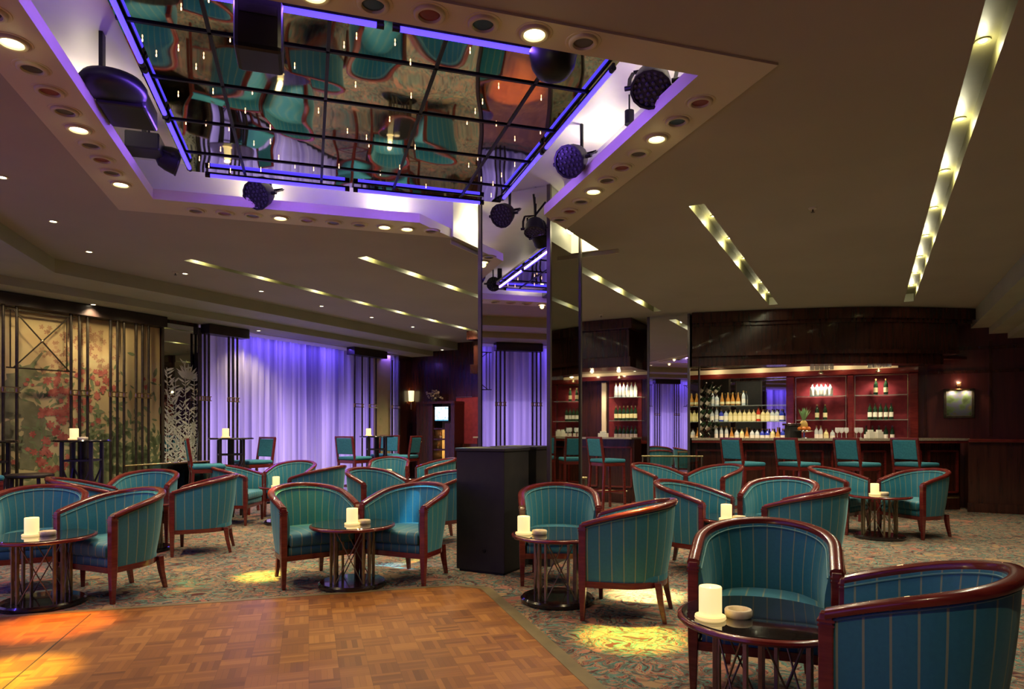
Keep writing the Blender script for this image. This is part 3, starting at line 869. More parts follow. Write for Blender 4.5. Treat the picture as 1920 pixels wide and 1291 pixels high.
def make_ashtray():
    root = empty('ashtray', label='x', cat='ashtray')
    mb = MB(); mb.lathe([(1e-4, 0), (0.050, 0), (0.054, 0.006), (0.055, 0.026), (0.051, 0.032), (0.040, 0.032), (0.034, 0.026), (0.030, 0.012), (1e-4, 0.010)], n=32); mb.build('bowl', M_dish, root, smooth=40)
    return root
CAN0, ASH0 = make_candle(), make_ashtray()
first = {'c': True, 'a': True}
def candle(x, y, z, lb, grp='candle lamps on the tables', e=1.0):
    if first['c']: c = CAN0; c.location = (x, y, z); c['label'] = lb; first['c'] = False
    else: c = copy_thing(CAN0, (x, y, z), random.uniform(0, 6), lb)
    c['group'] = grp
    lamp('candle_light', 'POINT', (0, 0, 0.19), E_CANDLE * e, (1.0, 0.66, 0.28), parent=c, size=0.04)
def ashtray(x, y, z, lb):
    if first['a']: c = ASH0; c.location = (x, y, z); c['label'] = lb; first['a'] = False
    else: c = copy_thing(ASH0, (x, y, z), random.uniform(0, 6), lb)
    c['group'] = 'stone ashtrays on the tables'
ZT5 = 0.5025
candle(0.800, 2.70, ZT5, 'glowing cream candle lamp on the nearest round table')
ashtray(0.925, 2.735, ZT5, 'veined stone ashtray on the nearest round table')
candle(0.085, 4.86, ZT5, 'glowing cream candle lamp on the table right of the black cabinet')
ashtray(0.200, 4.855, ZT5, 'cream stone ashtray on the table right of the black cabinet')
candle(1.80, 5.62, ZT5, 'glowing candle lamp on the middle right table')
ashtray(1.915, 5.64, ZT5, 'cream stone ashtray on the middle right table')
candle(4.20, 7.75, ZT5, 'glowing candle lamp on the far right table by the bar')
ashtray(4.31, 7.76, ZT5, 'stone ashtray on the far right table by the bar')
candle(-1.275, 5.34, ZT5, 'glowing candle lamp on the table at the centre parquet edge')
ashtray(-1.195, 5.40, ZT5, 'stone ashtray on the table at the centre parquet edge')
candle(-1.92, 10.45, ZT5, 'small glowing candle lamp on the far centre table')
ashtray(-1.80, 10.45, ZT5, 'stone ashtray on the far centre table')
candle(-3.12, 8.85, ZT5, 'glowing candle lamp on the table in front of the violet curtain')
candle(-3.43, 4.78, ZT5, 'glowing candle lamp on the left table by the parquet')
ashtray(-3.345, 4.82, ZT5, 'stone ashtray on the left table by the parquet')

# ================================================================== BAR STOOLS AND HIGH TABLES
def make_bar_stool():
    root = empty('bar_stool', label='x', cat='bar stool')
    zs = 0.74
    mb = MB(); mb.box((0, 0, zs + 0.028), (0.43, 0.41, 0.055)); mb.build('seat', M_teal_plain, root, bevel=0.022)
    mb = MB(); mb.box((0, 0, zs - 0.028), (0.41, 0.39, 0.052)); mb.build('seat_rail', M_mahog, root, bevel=0.004)
    for sx in (1, -1):
        mb = MB(); mb.bar((sx * 0.185, 0.175, zs - 0.01), (sx * 0.195, 0.20, 0), 0.034); mb.build('leg', M_mahog, root, bevel=0.003)
        mb = MB(); mb.bar((sx * 0.185, -0.185, zs - 0.01), (sx * 0.195, -0.225, 0), 0.034); mb.build('leg', M_mahog, root, bevel=0.003)
        mb = MB(); mb.bar((sx * 0.19, -0.19, zs - 0.04), (sx * 0.185, -0.255, zs + 0.385), 0.030, 0.034); mb.build('back_post', M_mahog, root, bevel=0.003)
    mb = MB(); M = Matrix.Rotation(radians(-8.5), 3, 'X').to_3x3()
    mb.box((0, -0.232, zs + 0.235), (0.335, 0.035, 0.27), M=Matrix.Rotation(radians(8.5), 3, 'X')); mb.build('backrest', M_teal_plain, root, bevel=0.010)
    mb = MB(); mb.box((0, -0.252, zs + 0.388), (0.40, 0.032, 0.030)); mb.build('crest_rail', M_mahog, root, bevel=0.006)
    mb = MB()
    for a, b in (((-.19, .195, .25), (.19, .195, .25)), ((-.19, -.21, .3), (.19, -.21, .3)), ((-.19, .19, .3), (-.19, -.205, .3)), ((.19, .19, .3), (.19, -.205, .3))): mb.bar(a, b, 0.022)
    mb.build('footrest', M_mahog, root)
    return root
BS0 = make_bar_stool(); bs = []
def stool(x, y, th, lb, g):
    if not bs: c = BS0; c.location = (x, y, 0); c.rotation_euler = (0, 0, fz(th)); c['label'] = lb
    else: c = copy_thing(BS0, (x, y, 0), fz(th), lb)
    c['group'] = g; bs.append(c)
def at(px, Y): return ((px - 960) / 1255 * Y)
for px, Y, nm in ((1395, 9.55, 'leftmost of the four along the main bar, nearest the narrow mirrored column'), (1497, 9.45, 'second from the left along the main bar'), (1609, 9.4, 'third from the left along the main bar'), (1717, 9.4, 'rightmost of the four along the main bar')):
    stool(at(px, Y), Y, 64, 'teal bar stool, ' + nm, 'bar stools along the bar')
stool(1.50, 10.55, 62, 'teal bar stool seen side-on at the left wing of the bar, between the columns', 'bar stools along the bar')
for px, Y, th, nm in ((389, 8.95, 60, 'left of the high table before the curtain'), (474, 10.1, 215, 'right of the high table before the curtain'), (665, 11.4, 30, 'left of the high table at the curtain end'),
                      (722, 12.6, 190, 'behind the high table at the curtain end'), (757, 12.0, 290, 'right of the high table at the curtain end'), (-48, 6.8, 40, 'at the far left high table')):
    stool(at(px, Y), Y, th, 'tall teal upholstered stool ' + nm, 'tall stools by the windows')
def make_high_table():
    root = empty('high_table', label='x', cat='table')
    mb = MB(); mb.lathe([(1e-4, 1.112), (0.285, 1.112), (0.305, 1.118), (0.308, 1.128), (0.300, 1.140), (1e-4, 1.140)], n=40); mb.build('table_top', M_black_gloss, root, smooth=40)
    for k in range(4):
        a = pi / 4 + k * pi / 2; x, y = 0.215 * cos(a), 0.215 * sin(a); a2 = a + pi / 2; x2, y2 = 0.215 * cos(a2), 0.215 * sin(a2)
        mb = MB(); mb.bar((x, y, 0), (x, y, 1.113), 0.036); mb.build('leg', M_blackwood, root, bevel=0.003)
        mb = MB(); mb.bar((x, y, 0.08), (x2, y2, 0.82), 0.016); mb.bar((x2, y2, 0.08), (x, y, 0.82), 0.016); mb.build('cross_brace', M_blackwood, root)
        mb = MB(); mb.bar((x, y, 0.90), (x2, y2, 0.90), 0.022); mb.build('stretcher', M_blackwood, root)
    mb = MB(); mb.cyl((0, 0, 0), (0, 0, 1.113), 0.045, n=16); mb.build('centre_post', M_blackwood, root, smooth=40)
    return root
M_blackwood = noisy('ebonised wood', (0.012, 0.007, 0.006), (0.022, 0.012, 0.010), 10, 0.4)
HT0 = make_high_table()
for i, (px, Y, nm) in enumerate(((154, 7.85, 'dark high round table in front of the flower mural'), (433, 9.6, 'dark high round table at the left end of the violet curtain'), (706, 12.0, 'dark high round table at the right end of the violet curtain'), (-28, 7.35, 'dark high round table cut by the left picture edge'))):
    x = at(px, Y)
    c = HT0 if i == 0 else copy_thing(HT0, (x, Y, 0), 0.3 + i)
    c.location = (x, Y, 0); c.rotation_euler = (0, 0, (0.2, 0.5, 0.3, 0.2)[i]); c['label'] = nm; c['group'] = 'high round tables by the windows'
candle(at(139, 7.75), 7.75, 1.14, 'glowing candle lamp on the high table before the mural')
candle(at(423, 9.5), 9.5, 1.14, 'glowing candle lamp on the high table at the curtain\'s left end')
candle(at(691, 11.9), 11.9, 1.14, 'small glowing candle lamp on the high table at the curtain\'s right end')
ashtray(at(155, 7.75), 7.75, 1.14, 'stone ashtray on the high table before the mural')
# backless round stool
root = empty('round_stool', (at(56, 7.3), 7.3, 0), 0.3, 'backless dark round stool in front of the mural at the left', 'stool')
mb = MB(); mb.lathe([(1e-4, 0.735), (0.21, 0.735), (0.225, 0.75), (0.222, 0.768), (0.20, 0.778), (1e-4, 0.782)], n=36); mb.build('seat', M_blackwood, root, smooth=40)
for k in range(4):
    a = pi / 4 + k * pi / 2; mb = MB(); mb.bar((0.17 * cos(a), 0.17 * sin(a), 0.736), (0.20 * cos(a), 0.20 * sin(a), 0), 0.03); mb.build('leg', M_blackwood, root, bevel=0.003)
mb = MB(); mb.tube([(0.185 * cos(2 * pi * k / 24), 0.185 * sin(2 * pi * k / 24), 0.35) for k in range(24)], 0.010, 8, closed=True); mb.build('foot_ring', M_brass, root, smooth=60)

# ================================================================== BLACK CABINET
p0 = FB(*( (lambda P: (P.dot(B1), P.dot(B2)))(Vector((-0.5007, 5.99, 0))) ))
root = empty('black_cabinet', (p0.x, p0.y, 0), ROT_B, 'tall plain black cabinet standing in front of the mirrored column', 'cabinet')
mb = MB(); mb.box((0.245, 0.24, 0.545), (0.49, 0.47, 1.05)); mb.build('body', M_black, root, bevel=0.006)
mb = MB(); mb.box((0.245, 0.24, 1.084), (0.51, 0.49, 0.028)); mb.build('lid', M_black, root, bevel=0.006)
mb = MB(); mb.box((0.245, 0.24, 0.02), (0.45, 0.43, 0.04)); mb.build('plinth', M_black, root)
mb = MB(); mb.cyl((0.29, 0.006, 0.20), (0.29, -0.004, 0.20), 0.016, n=16); mb.build('socket', M_blackmetal, root, smooth=40)

# ================================================================== CEILING RING LAMPS
def make_cup(kind, lens):
    root = empty('ring_spotlight', label='x', cat='ceiling light')
    mb = MB(); mb.lathe([(0.046, 0.0), (0.050, -0.012), (0.062, -0.014), (0.068, -0.010), (0.070, 0.0), (0.078, -0.002), (0.084, -0.001), (0.085, 0.001)], n=32)
    mb.build('trim_ring', M_ring, root, smooth=50)
    mb = MB(); mb.lathe([(1e-4, -0.004), (0.030, -0.005), (0.044, -0.003), (0.047, 0.0)], n=24)
    mb.build('lamp_glass', lens, root, smooth=60)
    return root
CUPS = {'lit': ('lit warm', M_lit), 'pink': ('lit pinkish', M_litpink), 'red': ('unlit red', M_lens_red), 'blue': ('unlit blue', M_lens_blue), 'dark': ('unlit dark', M_lens_dark)}
cup0 = {}
ordn = ['first', 'second', 'third', 'fourth', 'fifth', 'sixth', 'seventh', 'eighth', 'ninth', 'tenth', 'eleventh', 'twelfth', 'thirteenth', 'fourteenth']
def cup(kind, p, q, lb):
    P = FA(p, q, 3.087)
    if kind not in cup0: c = cup0[kind] = make_cup(*CUPS[kind]); c.location = P
    else: c = copy_thing(cup0[kind], P)
    c['label'] = lb; c['group'] = 'round spotlights in the ceiling ring'
    if kind in ('lit', 'pink'):
        lamp('ring_spot_light', 'SPOT', (0, 0, -0.03), E_RING, (1.0, 0.78, 0.42) if kind == 'lit' else (1.0, 0.55, 0.38), parent=c, size=0.035, angle=radians(115), blend=0.9)
        lamp('ring_glow_light', 'POINT', (0, 0, -0.035), 0.12, (1.0, 0.80, 0.35), parent=c, size=0.03)
# front edge: q from left to right
fr = ['dark', 'red', 'lit', 'blue', 'red', 'blue', 'lit', 'dark']
for i, k in enumerate(fr):
    q = -0.52 + 0.243 * (i + 0) + 0.0
    cup(k, 2.915, q + 0.055, '%s round spotlight, %s from the left along the near edge of the ceiling ring' % (CUPS[k][0], ordn[i]))
for i, (px_, py_, k) in enumerate(((5, 27, 'blue'), (32, 76, 'red'), (63, 120, 'dark'), (88, 153, 'lit'), (118, 195, 'dark'), (142, 226, 'red'), (161, 253, 'dark'), (178, 279, 'pink'), (196, 303, 'dark'), (210, 322, 'red'), (226, 343, 'dark'), (240, 360, 'lit'))):
    p = 2.93 + 0.0
    # evenly spaced along the left edge
    cup(k, 2.86 + 0.2385 * i + 0.12, -1.335, '%s round spotlight, %s along the ceiling ring\'s left side from near end' % (CUPS[k][0], ordn[i]))
for i, k in enumerate(['dark', 'red', 'dark', 'lit', 'red', 'dark', 'dark', 'lit', 'lit', 'dark']):
    q = -0.90 + 0.222 * i + (0.0 if i < 8 else -0.02)
    cup(k, 6.10, q, '%s round spotlight, %s from left on the ceiling ring\'s far side' % (CUPS[k][0], ordn[i]))
for i, k in enumerate(['red', 'blue', 'lit', 'dark', 'red', 'dark', 'lit', 'dark', 'red', 'dark']):
    cup(k, 3.26 + 0.243 * i, 2.085, '%s round spotlight, %s along the ceiling ring\'s right side from near end' % (CUPS[k][0], ordn[i]))

# ================================================================== MIRRORED CEILING PANEL WITH FILAMENT BULBS
MZ = 3.205
MP0, MP1, MQ0, MQ1 = 3.12, 5.52, -0.87, 1.57
root = empty('mirror_ceiling_panel', FA(0, 0, 0), ROT_A, 'rippled mirror panel with black grid seams and tiny glowing bulbs above the dance floor', 'ceiling mirror')
mb = MB(); 
# corner next to the column is clipped
cl = 0.20
mb.prism([(MQ0, MP0), (MQ1, MP0), (MQ1, MP1), (MQ0, MP1)], MZ, MZ + 0.03); mb.build('mirror_sheet', M_mirror_ceil, root)
mb = MB()
for q in (-0.464, 0.095, 0.655, 1.215): mb.box((q, (MP0 + MP1) / 2, MZ - 0.004), (0.018, MP1 - MP0, 0.008))
for p in (3.557, 4.09, 4.617, 5.137): mb.box(((MQ0 + MQ1) / 2, p, MZ - 0.004), (MQ1 - MQ0, 0.018, 0.008))
mb.build('seam_grid', M_blackmetal, root)
rnd = random.Random(11)
b0 = None; placed = []
for k in range(2000):
    if len(placed) >= 62: break
    q = rnd.uniform(MQ0 + 0.08, MQ1 - 0.08); p = rnd.uniform(3.25, MP1 - 0.08)
    if any((q - a) ** 2 + (p - b) ** 2 < 0.012 for a, b in placed): continue
    placed.append((q, p))
    if b0 is None:
        mb = MB(); mb.lathe([(1e-4, -0.018), (0.0024, -0.016), (0.0032, -0.009), (0.002, -0.002), (1e-4, 0)], n=8)
        b = b0 = mb.build('filament_bulb', M_star, root, smooth=60)
    else:
        b = b0.copy(); COL.objects.link(b); b.parent = root
    b.location = (q, p, MZ)
# ultraviolet tubes round the panel
def uvtube(pa, qa, pb_, qb, z, lb, hold=0.03):
    a, b = FA(pa, qa, z), FA(pb_, qb, z); d = (b - a).normalized()
    m = (a + b) / 2
    root = empty('ultraviolet_tube_light', a, 0, lb, 'tube light', 'ultraviolet tubes')
    A_, B_ = Vector((0, 0, 0)), b - a
    mb = MB(); mb.cyl(A_ + d * 0.03, B_ - d * 0.03, 0.013, n=12); mb.build('tube', M_tube, root, smooth=40)
    mb = MB(); mb.cyl(A_, A_ + d * 0.035, 0.0145, n=12); mb.build('end_cap', M_blackmetal, root, smooth=40)
    mb = MB(); mb.cyl(B_ - d * 0.035, B_, 0.0145, n=12); mb.build('end_cap', M_blackmetal, root, smooth=40)
    mb = MB(); mb.bar(A_ + Vector((0, 0, 0.020)), B_ + Vector((0, 0, 0.020)), 0.014, 0.012); mb.build('batten', M_blackmetal, root)
    cen = FA(4.5, 0.4, z); L_ = (b - a).length; out = (m - cen); out = (out - d * out.dot(d)).normalized()
    for sgn, ee in ((1, 1.0),):
        M = Matrix((d, Vector((0, 0, 1)).cross(d) , Vector((0, 0, 1)))).transposed()
        l = lamp('tube_glow', 'AREA', (m - a) + out * 0.02 * sgn + Vector((0, 0, -0.004)), E_TUBE * L_ * ee, (0.24, 0.10, 1.0), parent=root, size=L_ - 0.08, sizey=0.02)
        zax = -(out * sgn + Vector((0, 0, -0.35))).normalized(); l.rotation_euler = Matrix((d, zax.cross(d), zax)).transposed().to_euler()
Z_T = 3.165
uvtube(3.12, -0.83, 3.90, -0.83, Z_T, 'violet tube light, nearest of the three on the left side of the ceiling mirror')
uvtube(3.93, -0.83, 4.50, -0.83, Z_T, 'violet tube light, middle of the three on the left side of the ceiling mirror')
uvtube(4.53, -0.83, 5.38, -0.83, Z_T, 'violet tube light, farthest of the three on the left side of the ceiling mirror')
uvtube(5.46, -0.74, 5.46, 0.31, Z_T, 'violet tube light, left one along the far side of the ceiling mirror')
uvtube(5.46, 0.34, 5.46, 1.41, Z_T, 'violet tube light, right one along the far side of the ceiling mirror')
uvtube(3.21, 1.535, 4.29, 1.535, Z_T, 'violet tube light, nearer of the pair on the right side of the ceiling mirror')
uvtube(4.32, 1.535, 5.32, 1.535, Z_T, 'violet tube light, farther of the pair on the right side of the ceiling mirror')
uvtube(3.195, -0.70, 3.195, 0.34, Z_T, 'violet tube light, left one along the near side of the ceiling mirror')
uvtube(3.195, 0.38, 3.195, 1.10, Z_T, 'violet tube light, right one along the near side of the ceiling mirror')

# cove lamps: warm strip lights concealed above the ring and in the notch by the column
for (p, q, e, s) in ((6.16, -0.4, 3.0, 1.2), (6.16, 0.7, 4.0, 0.8), (4.6, 2.12, 4.0, 2.0), (3.5, 2.12, 2.5, 1.0), (3.2, -1.38, 2.5, 1.0), (4.9, -1.38, 2.0, 1.0)):
    P = FA(p, q, 3.22); lamp('cove_light', 'AREA', P, e, (1.0, 0.86, 0.62), size=0.06, sizey=0.06, aim=P + Vector((0, 0, 1)))
for (u, v, e) in ((6.42, -3.0, 1.0), (6.30, -2.52, 1.0), (5.7, -3.43, 0.8), (6.2, -3.43, 0.8)):
    P = FB(u, v, 3.30); lamp('notch_light', 'POINT', P, E_NOTCH * 0.25 * e, (1.0, 0.88, 0.55), size=0.05)

# ================================================================== STAGE LIGHTS
def make_par():
    """par can: axis along local -Z (beam down), yoke along X."""
    root = empty('stage_spotlight', label='x', cat='stage light')
    mb = MB(); mb.lathe([(1e-4, 0.115), (0.055, 0.112), (0.088, 0.085), (0.105, 0.03), (0.112, -0.045), (0.118, -0.05), (0.118, -0.062), (0.104, -0.062), (0.102, -0.045), (1e-4, -0.045)], n=14)
    mb.build('housing', M_blackmetal, root, smooth=30)
    mb = MB()
    for r, n in ((0, 1), (0.034, 6), (0.068, 12), (0.092, 16)):
        for k in range(n):
            a = 2 * pi * k / n; mb.lathe([(1e-4, -0.054), (0.009, -0.053), (0.012, -0.046)], (r * cos(a), r * sin(a), 0), n=8)
    mb.build('led_lenses', M_gclear_dark, root, smooth=60)
    mb = MB(); pts = [(-0.13, 0, -0.005), (-0.135, 0, 0.10), (-0.12, 0, 0.165), (0.12, 0, 0.165), (0.135, 0, 0.10), (0.13, 0, -0.005)]
    for a, b in zip(pts[:-1], pts[1:]): mb.bar(a, b, 0.022, 0.006)
    mb.build('yoke', M_blackmetal, root)
    mb = MB()
    for s in (-1, 1): mb.cyl((s * 0.112, 0, 0), (s * 0.155, 0, 0), 0.014, n=10)
    mb.build('yoke_knobs', M_blackmetal, root, smooth=40)
    return root
M_gclear_dark = pb('dark led lens', (0.03, 0.03, 0.035), 0.3)
PAR0 = make_par(); pars = []
def par(P, tilt, heading, lb, sc=1.0, hang=True, top=None):
    """tilt of the beam from straight down toward the given world heading."""
    h = radians(heading); d = Vector((sin(tilt) * sin(h), sin(tilt) * cos(h), -cos(tilt)))
    q = d.to_track_quat('-Z', 'Y')
    if not pars: c = PAR0
    else: c = copy_tree(PAR0)
    c.location = P; c.rotation_euler = q.to_euler(); c.scale = (sc,) * 3; c['label'] = lb; c['group'] = 'black stage spotlights in the ceiling recess'; pars.append(c)
    if hang:   # short stem to the ceiling cavity, a part of the lamp in its local frame
        M = Matrix.LocRotScale(Vector(P), q, (sc,) * 3).inverted()
        a = Vector((0, 0, 0.165)); b = M @ Vector((P[0] - d.x * 0.165, P[1] - d.y * 0.165, top or ZT))
        mb = MB(); mb.cyl(a, b, 0.012, n=8); mb.build('hanging_clamp', M_blackmetal, c, smooth=40)
    return c
def pxp(px, py, z): 
    Y = 1255 * (z - EYE) / (803 - py); return Vector(((px - 960) / 1255 * Y, Y, z))
par(pxp(487, 364, 3.20), radians(62), 195, 'black stage spotlight on the far side of the ring, tilted toward the room')
par(pxp(1073, 300, 3.21), radians(60), 215, 'black stage spotlight on the right side, its round lens facing left')
par(pxp(1222, 158, 3.24), radians(35), 200, 'black stage spotlight in the near right corner of the recess')
root = empty('bowl_stage_light', pxp(1037, 118, 3.10), 0, 'black bowl shaped stage light hanging near the front right of the ceiling mirror', 'stage light')
mb = MB(); mb.lathe([(1e-4, -0.085), (0.04, -0.082), (0.08, -0.062), (0.108, -0.02), (0.118, 0.03), (0.120, 0.05), (0.112, 0.05), (1e-4, 0.03)], n=28); mb.build('housing', M_blackmetal, root, smooth=50)
mb = MB(); mb.cyl((0, 0, 0.03), (0, 0, 0.106), 0.016, n=10); mb.build('hanging_clamp', M_blackmetal, root, smooth=40)
par(pxp(944, 402, 3.17), radians(60), 205, 'black stage spotlight left of the pair in front of the mirrored column', 0.9)
par(pxp(1003, 428, 3.12), radians(20), 190, 'black stage spotlight right of the pair in front of the mirrored column', 0.85)
par(pxp(322, 300, 3.26), radians(75), 60, 'black stage spotlight lying in the far left corner of the recess', 0.85)
# effect lamp with a drum head and box body
P = pxp(212, 160, 3.22)
root = empty('effect_light', P, ROT_A, 'large black effect light with drum head on the left side of the recess', 'stage light')
mb = MB(); mb.lathe([(1e-4, 0.05), (0.10, 0.048), (0.155, 0.03), (0.175, 0.0), (0.170, -0.035), (0.14, -0.055), (1e-4, -0.06)], n=28); mb.build('drum_head', M_blackmetal, root, smooth=50)
mb = MB(); mb.box((0.02, 0.24, -0.01), (0.26, 0.34, 0.13)); mb.build('body', M_blackmetal, root, bevel=0.015)
mb = MB(); mb.box((-0.06, 0.02, 0.17), (0.02, 0.06, 0.25)); mb.build('bracket', M_blackmetal, root)
P = pxp(278, 300, 3.24)
root = empty('effect_light', pxp(272, 272, 3.30), ROT_A, 'small black box effect light beside the far end of the left violet tube', 'stage light')
mb = MB(); mb.box((0, 0, 0), (0.22, 0.20, 0.12)); mb.build('body', M_blackmetal, root, bevel=0.01)
mb = MB(); mb.box((0, 0, 0.13), (0.03, 0.06, 0.17)); mb.build('bracket', M_blackmetal, root)
P = pxp(487, 66, 3.02)
root = empty('effect_light', P, ROT_A, 'black box shaped effect light hanging under the near part of the ceiling mirror', 'stage light')
mb = MB(); mb.box((0, 0, 0), (0.20, 0.22, 0.24)); mb.build('body', M_blackmetal, root, bevel=0.02)
mb = MB(); mb.cyl((0, 0, 0.12), (0, 0, 0.185), 0.02, n=10); mb.build('hanging_clamp', M_blackmetal, root, smooth=40)
mb = MB(); mb.box((0, -0.112, 0.05), (0.15, 0.006, 0.04)); mb.build('vent_panel', M_black, root)
# small black camera-like lamp on the right white strip
root = empty('pin_spot', pxp(1180, 222, 3.36), ROT_A, 'tiny black pin spot fixed to the white right side of the recess', 'stage light')
mb = MB(); mb.cyl((0, 0, -0.04), (0, 0, 0.05), 0.032, n=14); mb.build('housing', M_blackmetal, root, smooth=40)
mb = MB(); mb.cyl((0, 0, 0.05), (0, 0, 0.16), 0.006, n=8); mb.build('stem', M_blackmetal, root)

# colour washes from the stage lamps onto the floor
def wash(P, target, e, col, ang):
    lamp('stage_beam', 'SPOT', P, e * (26 if target[2] == 0 else 16), col, size=0.04, angle=radians(ang * 1.35), blend=1.0, aim=target)
wash(FA(3.9, 2.1, 3.05), (0.735, 4.09, 0), 90, (1.0, 0.86, 0.12), 11)
wash(FA(4.9, 2.1, 3.05), (1.02, 5.13, 0), 150, (1.0, 0.95, 0.42), 10)
wash(FA(5.6, -0.6, 3.05), (-2.14, 5.76, 0), 90, (1.0, 0.90, 0.12), 8)
wash(FA(5.3, 2.1, 3.05), (-1.08, 6.14, 0), 80, (0.20, 0.65, 1.0), 6)
wash(FA(5.35, 2.1, 3.05), (-0.78, 6.36, 0), 80, (1.0, 0.90, 0.20), 7)
wash(FA(4.6, -1.3, 3.05), (-2.95, 4.28, 0), 85, (1.0, 0.36, 0.03), 12)
wash(FA(3.9, -1.3, 3.05), (-2.60, 3.42, 0), 100, (1.0, 0.75, 0.04), 11)
wash(FA(5.6, -1.3, 3.05), (-2.85, 5.28, 0.7), 14, (0.35, 1.0, 0.30), 13)
wash(FA(5.8, -0.3, 3.05), (-1.85, 5.90, 0.75), 12, (0.9, 1.0, 0.2), 12)
wash(FA(5.8, 0.7, 3.05), (-0.85, 5.98, 0.72), 12, (0.3, 0.7, 1.0), 11)

# ================================================================== SLOT LAMPS AND DOWNLIGHTS
def make_slot_lamp():
    root = empty('slot_downlight', label='x', cat='ceiling light')
    mb = MB(); mb.lathe([(1e-4, -0.006), (0.016, -0.006), (0.019, -0.003), (0.020, 0.0)], n=20); mb.build('lamp_glass', M_lit, root, smooth=50)
    mb = MB(); mb.lathe([(0.020, 0.0), (0.022, -0.006), (0.034, -0.006), (0.036, 0.0)], n=20); mb.build('trim_ring', M_slot, root, smooth=50)
    return root
SL0 = make_slot_lamp(); nsl = 0
SNAMES = ['rightmost ceiling slot', 'ceiling slot just left of the rightmost', 'short ceiling slot between the two mirrored columns', 'ceiling slot left of the mirrored column', 'leftmost ceiling slot']
for k, (v, a, b, us) in enumerate(SLOTS):
    for j, u in enumerate(us):
        P = FB(u, v, ZC + 0.11 - 0.0005)
        c = SL0 if nsl == 0 else copy_thing(SL0, P)
        c.location = P; nsl += 1
        c['label'] = 'lamp in the %s, %s from near end' % (SNAMES[k], ordn[j]); c['group'] = 'lamps in the ceiling slots'
        lamp('slot_light', 'POINT', (0, 0, -0.060), E_SLOT, GREENISH, parent=c, size=0.016)
        lamp('slot_beam', 'SPOT', (0, 0, -0.105), E_SLOTB * (1.5, 1.2, 0.9, 0.85, 0.85)[k], (1.0, 0.88, 0.62), parent=c, size=0.022, angle=radians(125), blend=0.7)
def make_down():
    root = empty('downlight', label='x', cat='ceiling light')
    mb = MB(); mb.lathe([(1e-4, -0.004), (0.022, -0.005), (0.026, -0.002)], n=18); mb.build('lamp_glass', M_litsmall, root, smooth=50)
    mb = MB(); mb.lathe([(0.026, 0.0), (0.028, -0.008), (0.040, -0.007), (0.043, 0.0)], n=20); mb.build('trim_ring', M_ring, root, smooth=50)
    return root
DL0 = make_down(); ndl = 0
def down(P, lb, e=1.0, col=WARM, angle=110):
    global ndl
    c = DL0 if ndl == 0 else copy_thing(DL0, P)
    c.location = P; ndl += 1; c['label'] = lb; c['group'] = 'small round ceiling downlights'
    lamp('downlight_beam', 'SPOT', (0, 0, -0.03), E_DOWN * e, col, parent=c, size=0.03, angle=radians(angle), blend=0.7)
e3 = 0.0005
for i, (px, py) in enumerate(((347, 512), (490, 545), (603, 573), (697, 594), (774, 612))):
    P = pxp(px, py, ZC - e3); down(P, 'small bright downlight, %s from the left in the row beside the leftmost ceiling slot' % ordn[i])
for i, (px, py) in enumerate(((175, 570), (485, 619), (675, 651), (829, 676))):
    P = pxp(px, py, Z2 - e3) if i < 3 else Vector((at(829, 13.4), 13.4, Z2 - e3)); down(P, 'small downlight close to the window wall, %s from the left' % ordn[i], 0.7, angle=120)
for i, (px, py) in enumerate(((4, 331), (100, 414), (167, 471))):
    P = pxp(px, py, ZC - e3); down(P, 'small downlight at the left outside the ceiling ring, %s from the near end' % ordn[i])
# unseen downlights added around the viewer for ambient light
for i, (p, q, nm) in enumerate(((1.3, -2.0, 'left of'), (0.6, 0.6, 'just ahead and above'), (-1.2, -1.5, 'behind and left of'), (-1.2, 1.4, 'behind and right of'))):
    down(FA(p, q, ZC - e3), 'added ambient downlight %s the viewing point, outside the picture' % nm, 1.0)
for i, (u, v) in enumerate(((9.5, -0.35), (7.6, -2.0), (7.2, -0.4), (9.3, -2.1))):
    pass
# sprinklers and a smoke detector on the main ceiling
for i, (px, py, nm) in enumerate(((329, 510, 'small ceiling sprinkler beside the first left downlight'), (1524, 390, 'small ceiling sprinkler in the plain right ceiling'), (1127, 590, 'small ceiling sprinkler in front of the bar wing'))):
    P = pxp(px, py, ZC); r_ = empty('sprinkler', P, 0, nm, 'sprinkler')
    mb = MB(); mb.lathe([(1e-4, -0.012), (0.030, -0.010), (0.036, 0)], n=18); mb.build('cover_plate', M_ring, r_, smooth=50)
    mb = MB(); mb.cyl((0, 0, -0.012), (0, 0, -0.034), 0.006, n=8); mb.cyl((0, 0, -0.034), (0, 0, -0.037), 0.016, n=10); mb.build('deflector', M_dbronze, r_, smooth=50)

# ================================================================== LEFT WALL: MURAL, POLES, ETCHED MIRROR
def wl(u, off, z): return FB(u, VL + off, z)       # point near the left wall
def upx(px, off=0.0):
    k = (px - 960) / 1255; D = -(VL + off); Y = D / (0.47101 - 0.88213 * k); return Y * (0.47101 * k + 0.88213)
def wz(px, py, off=0.0):
    k = (px - 960) / 1255; D = -(VL + off); Y = D / (0.47101 - 0.88213 * k); return EYE + (803 - py) / 1255 * Y
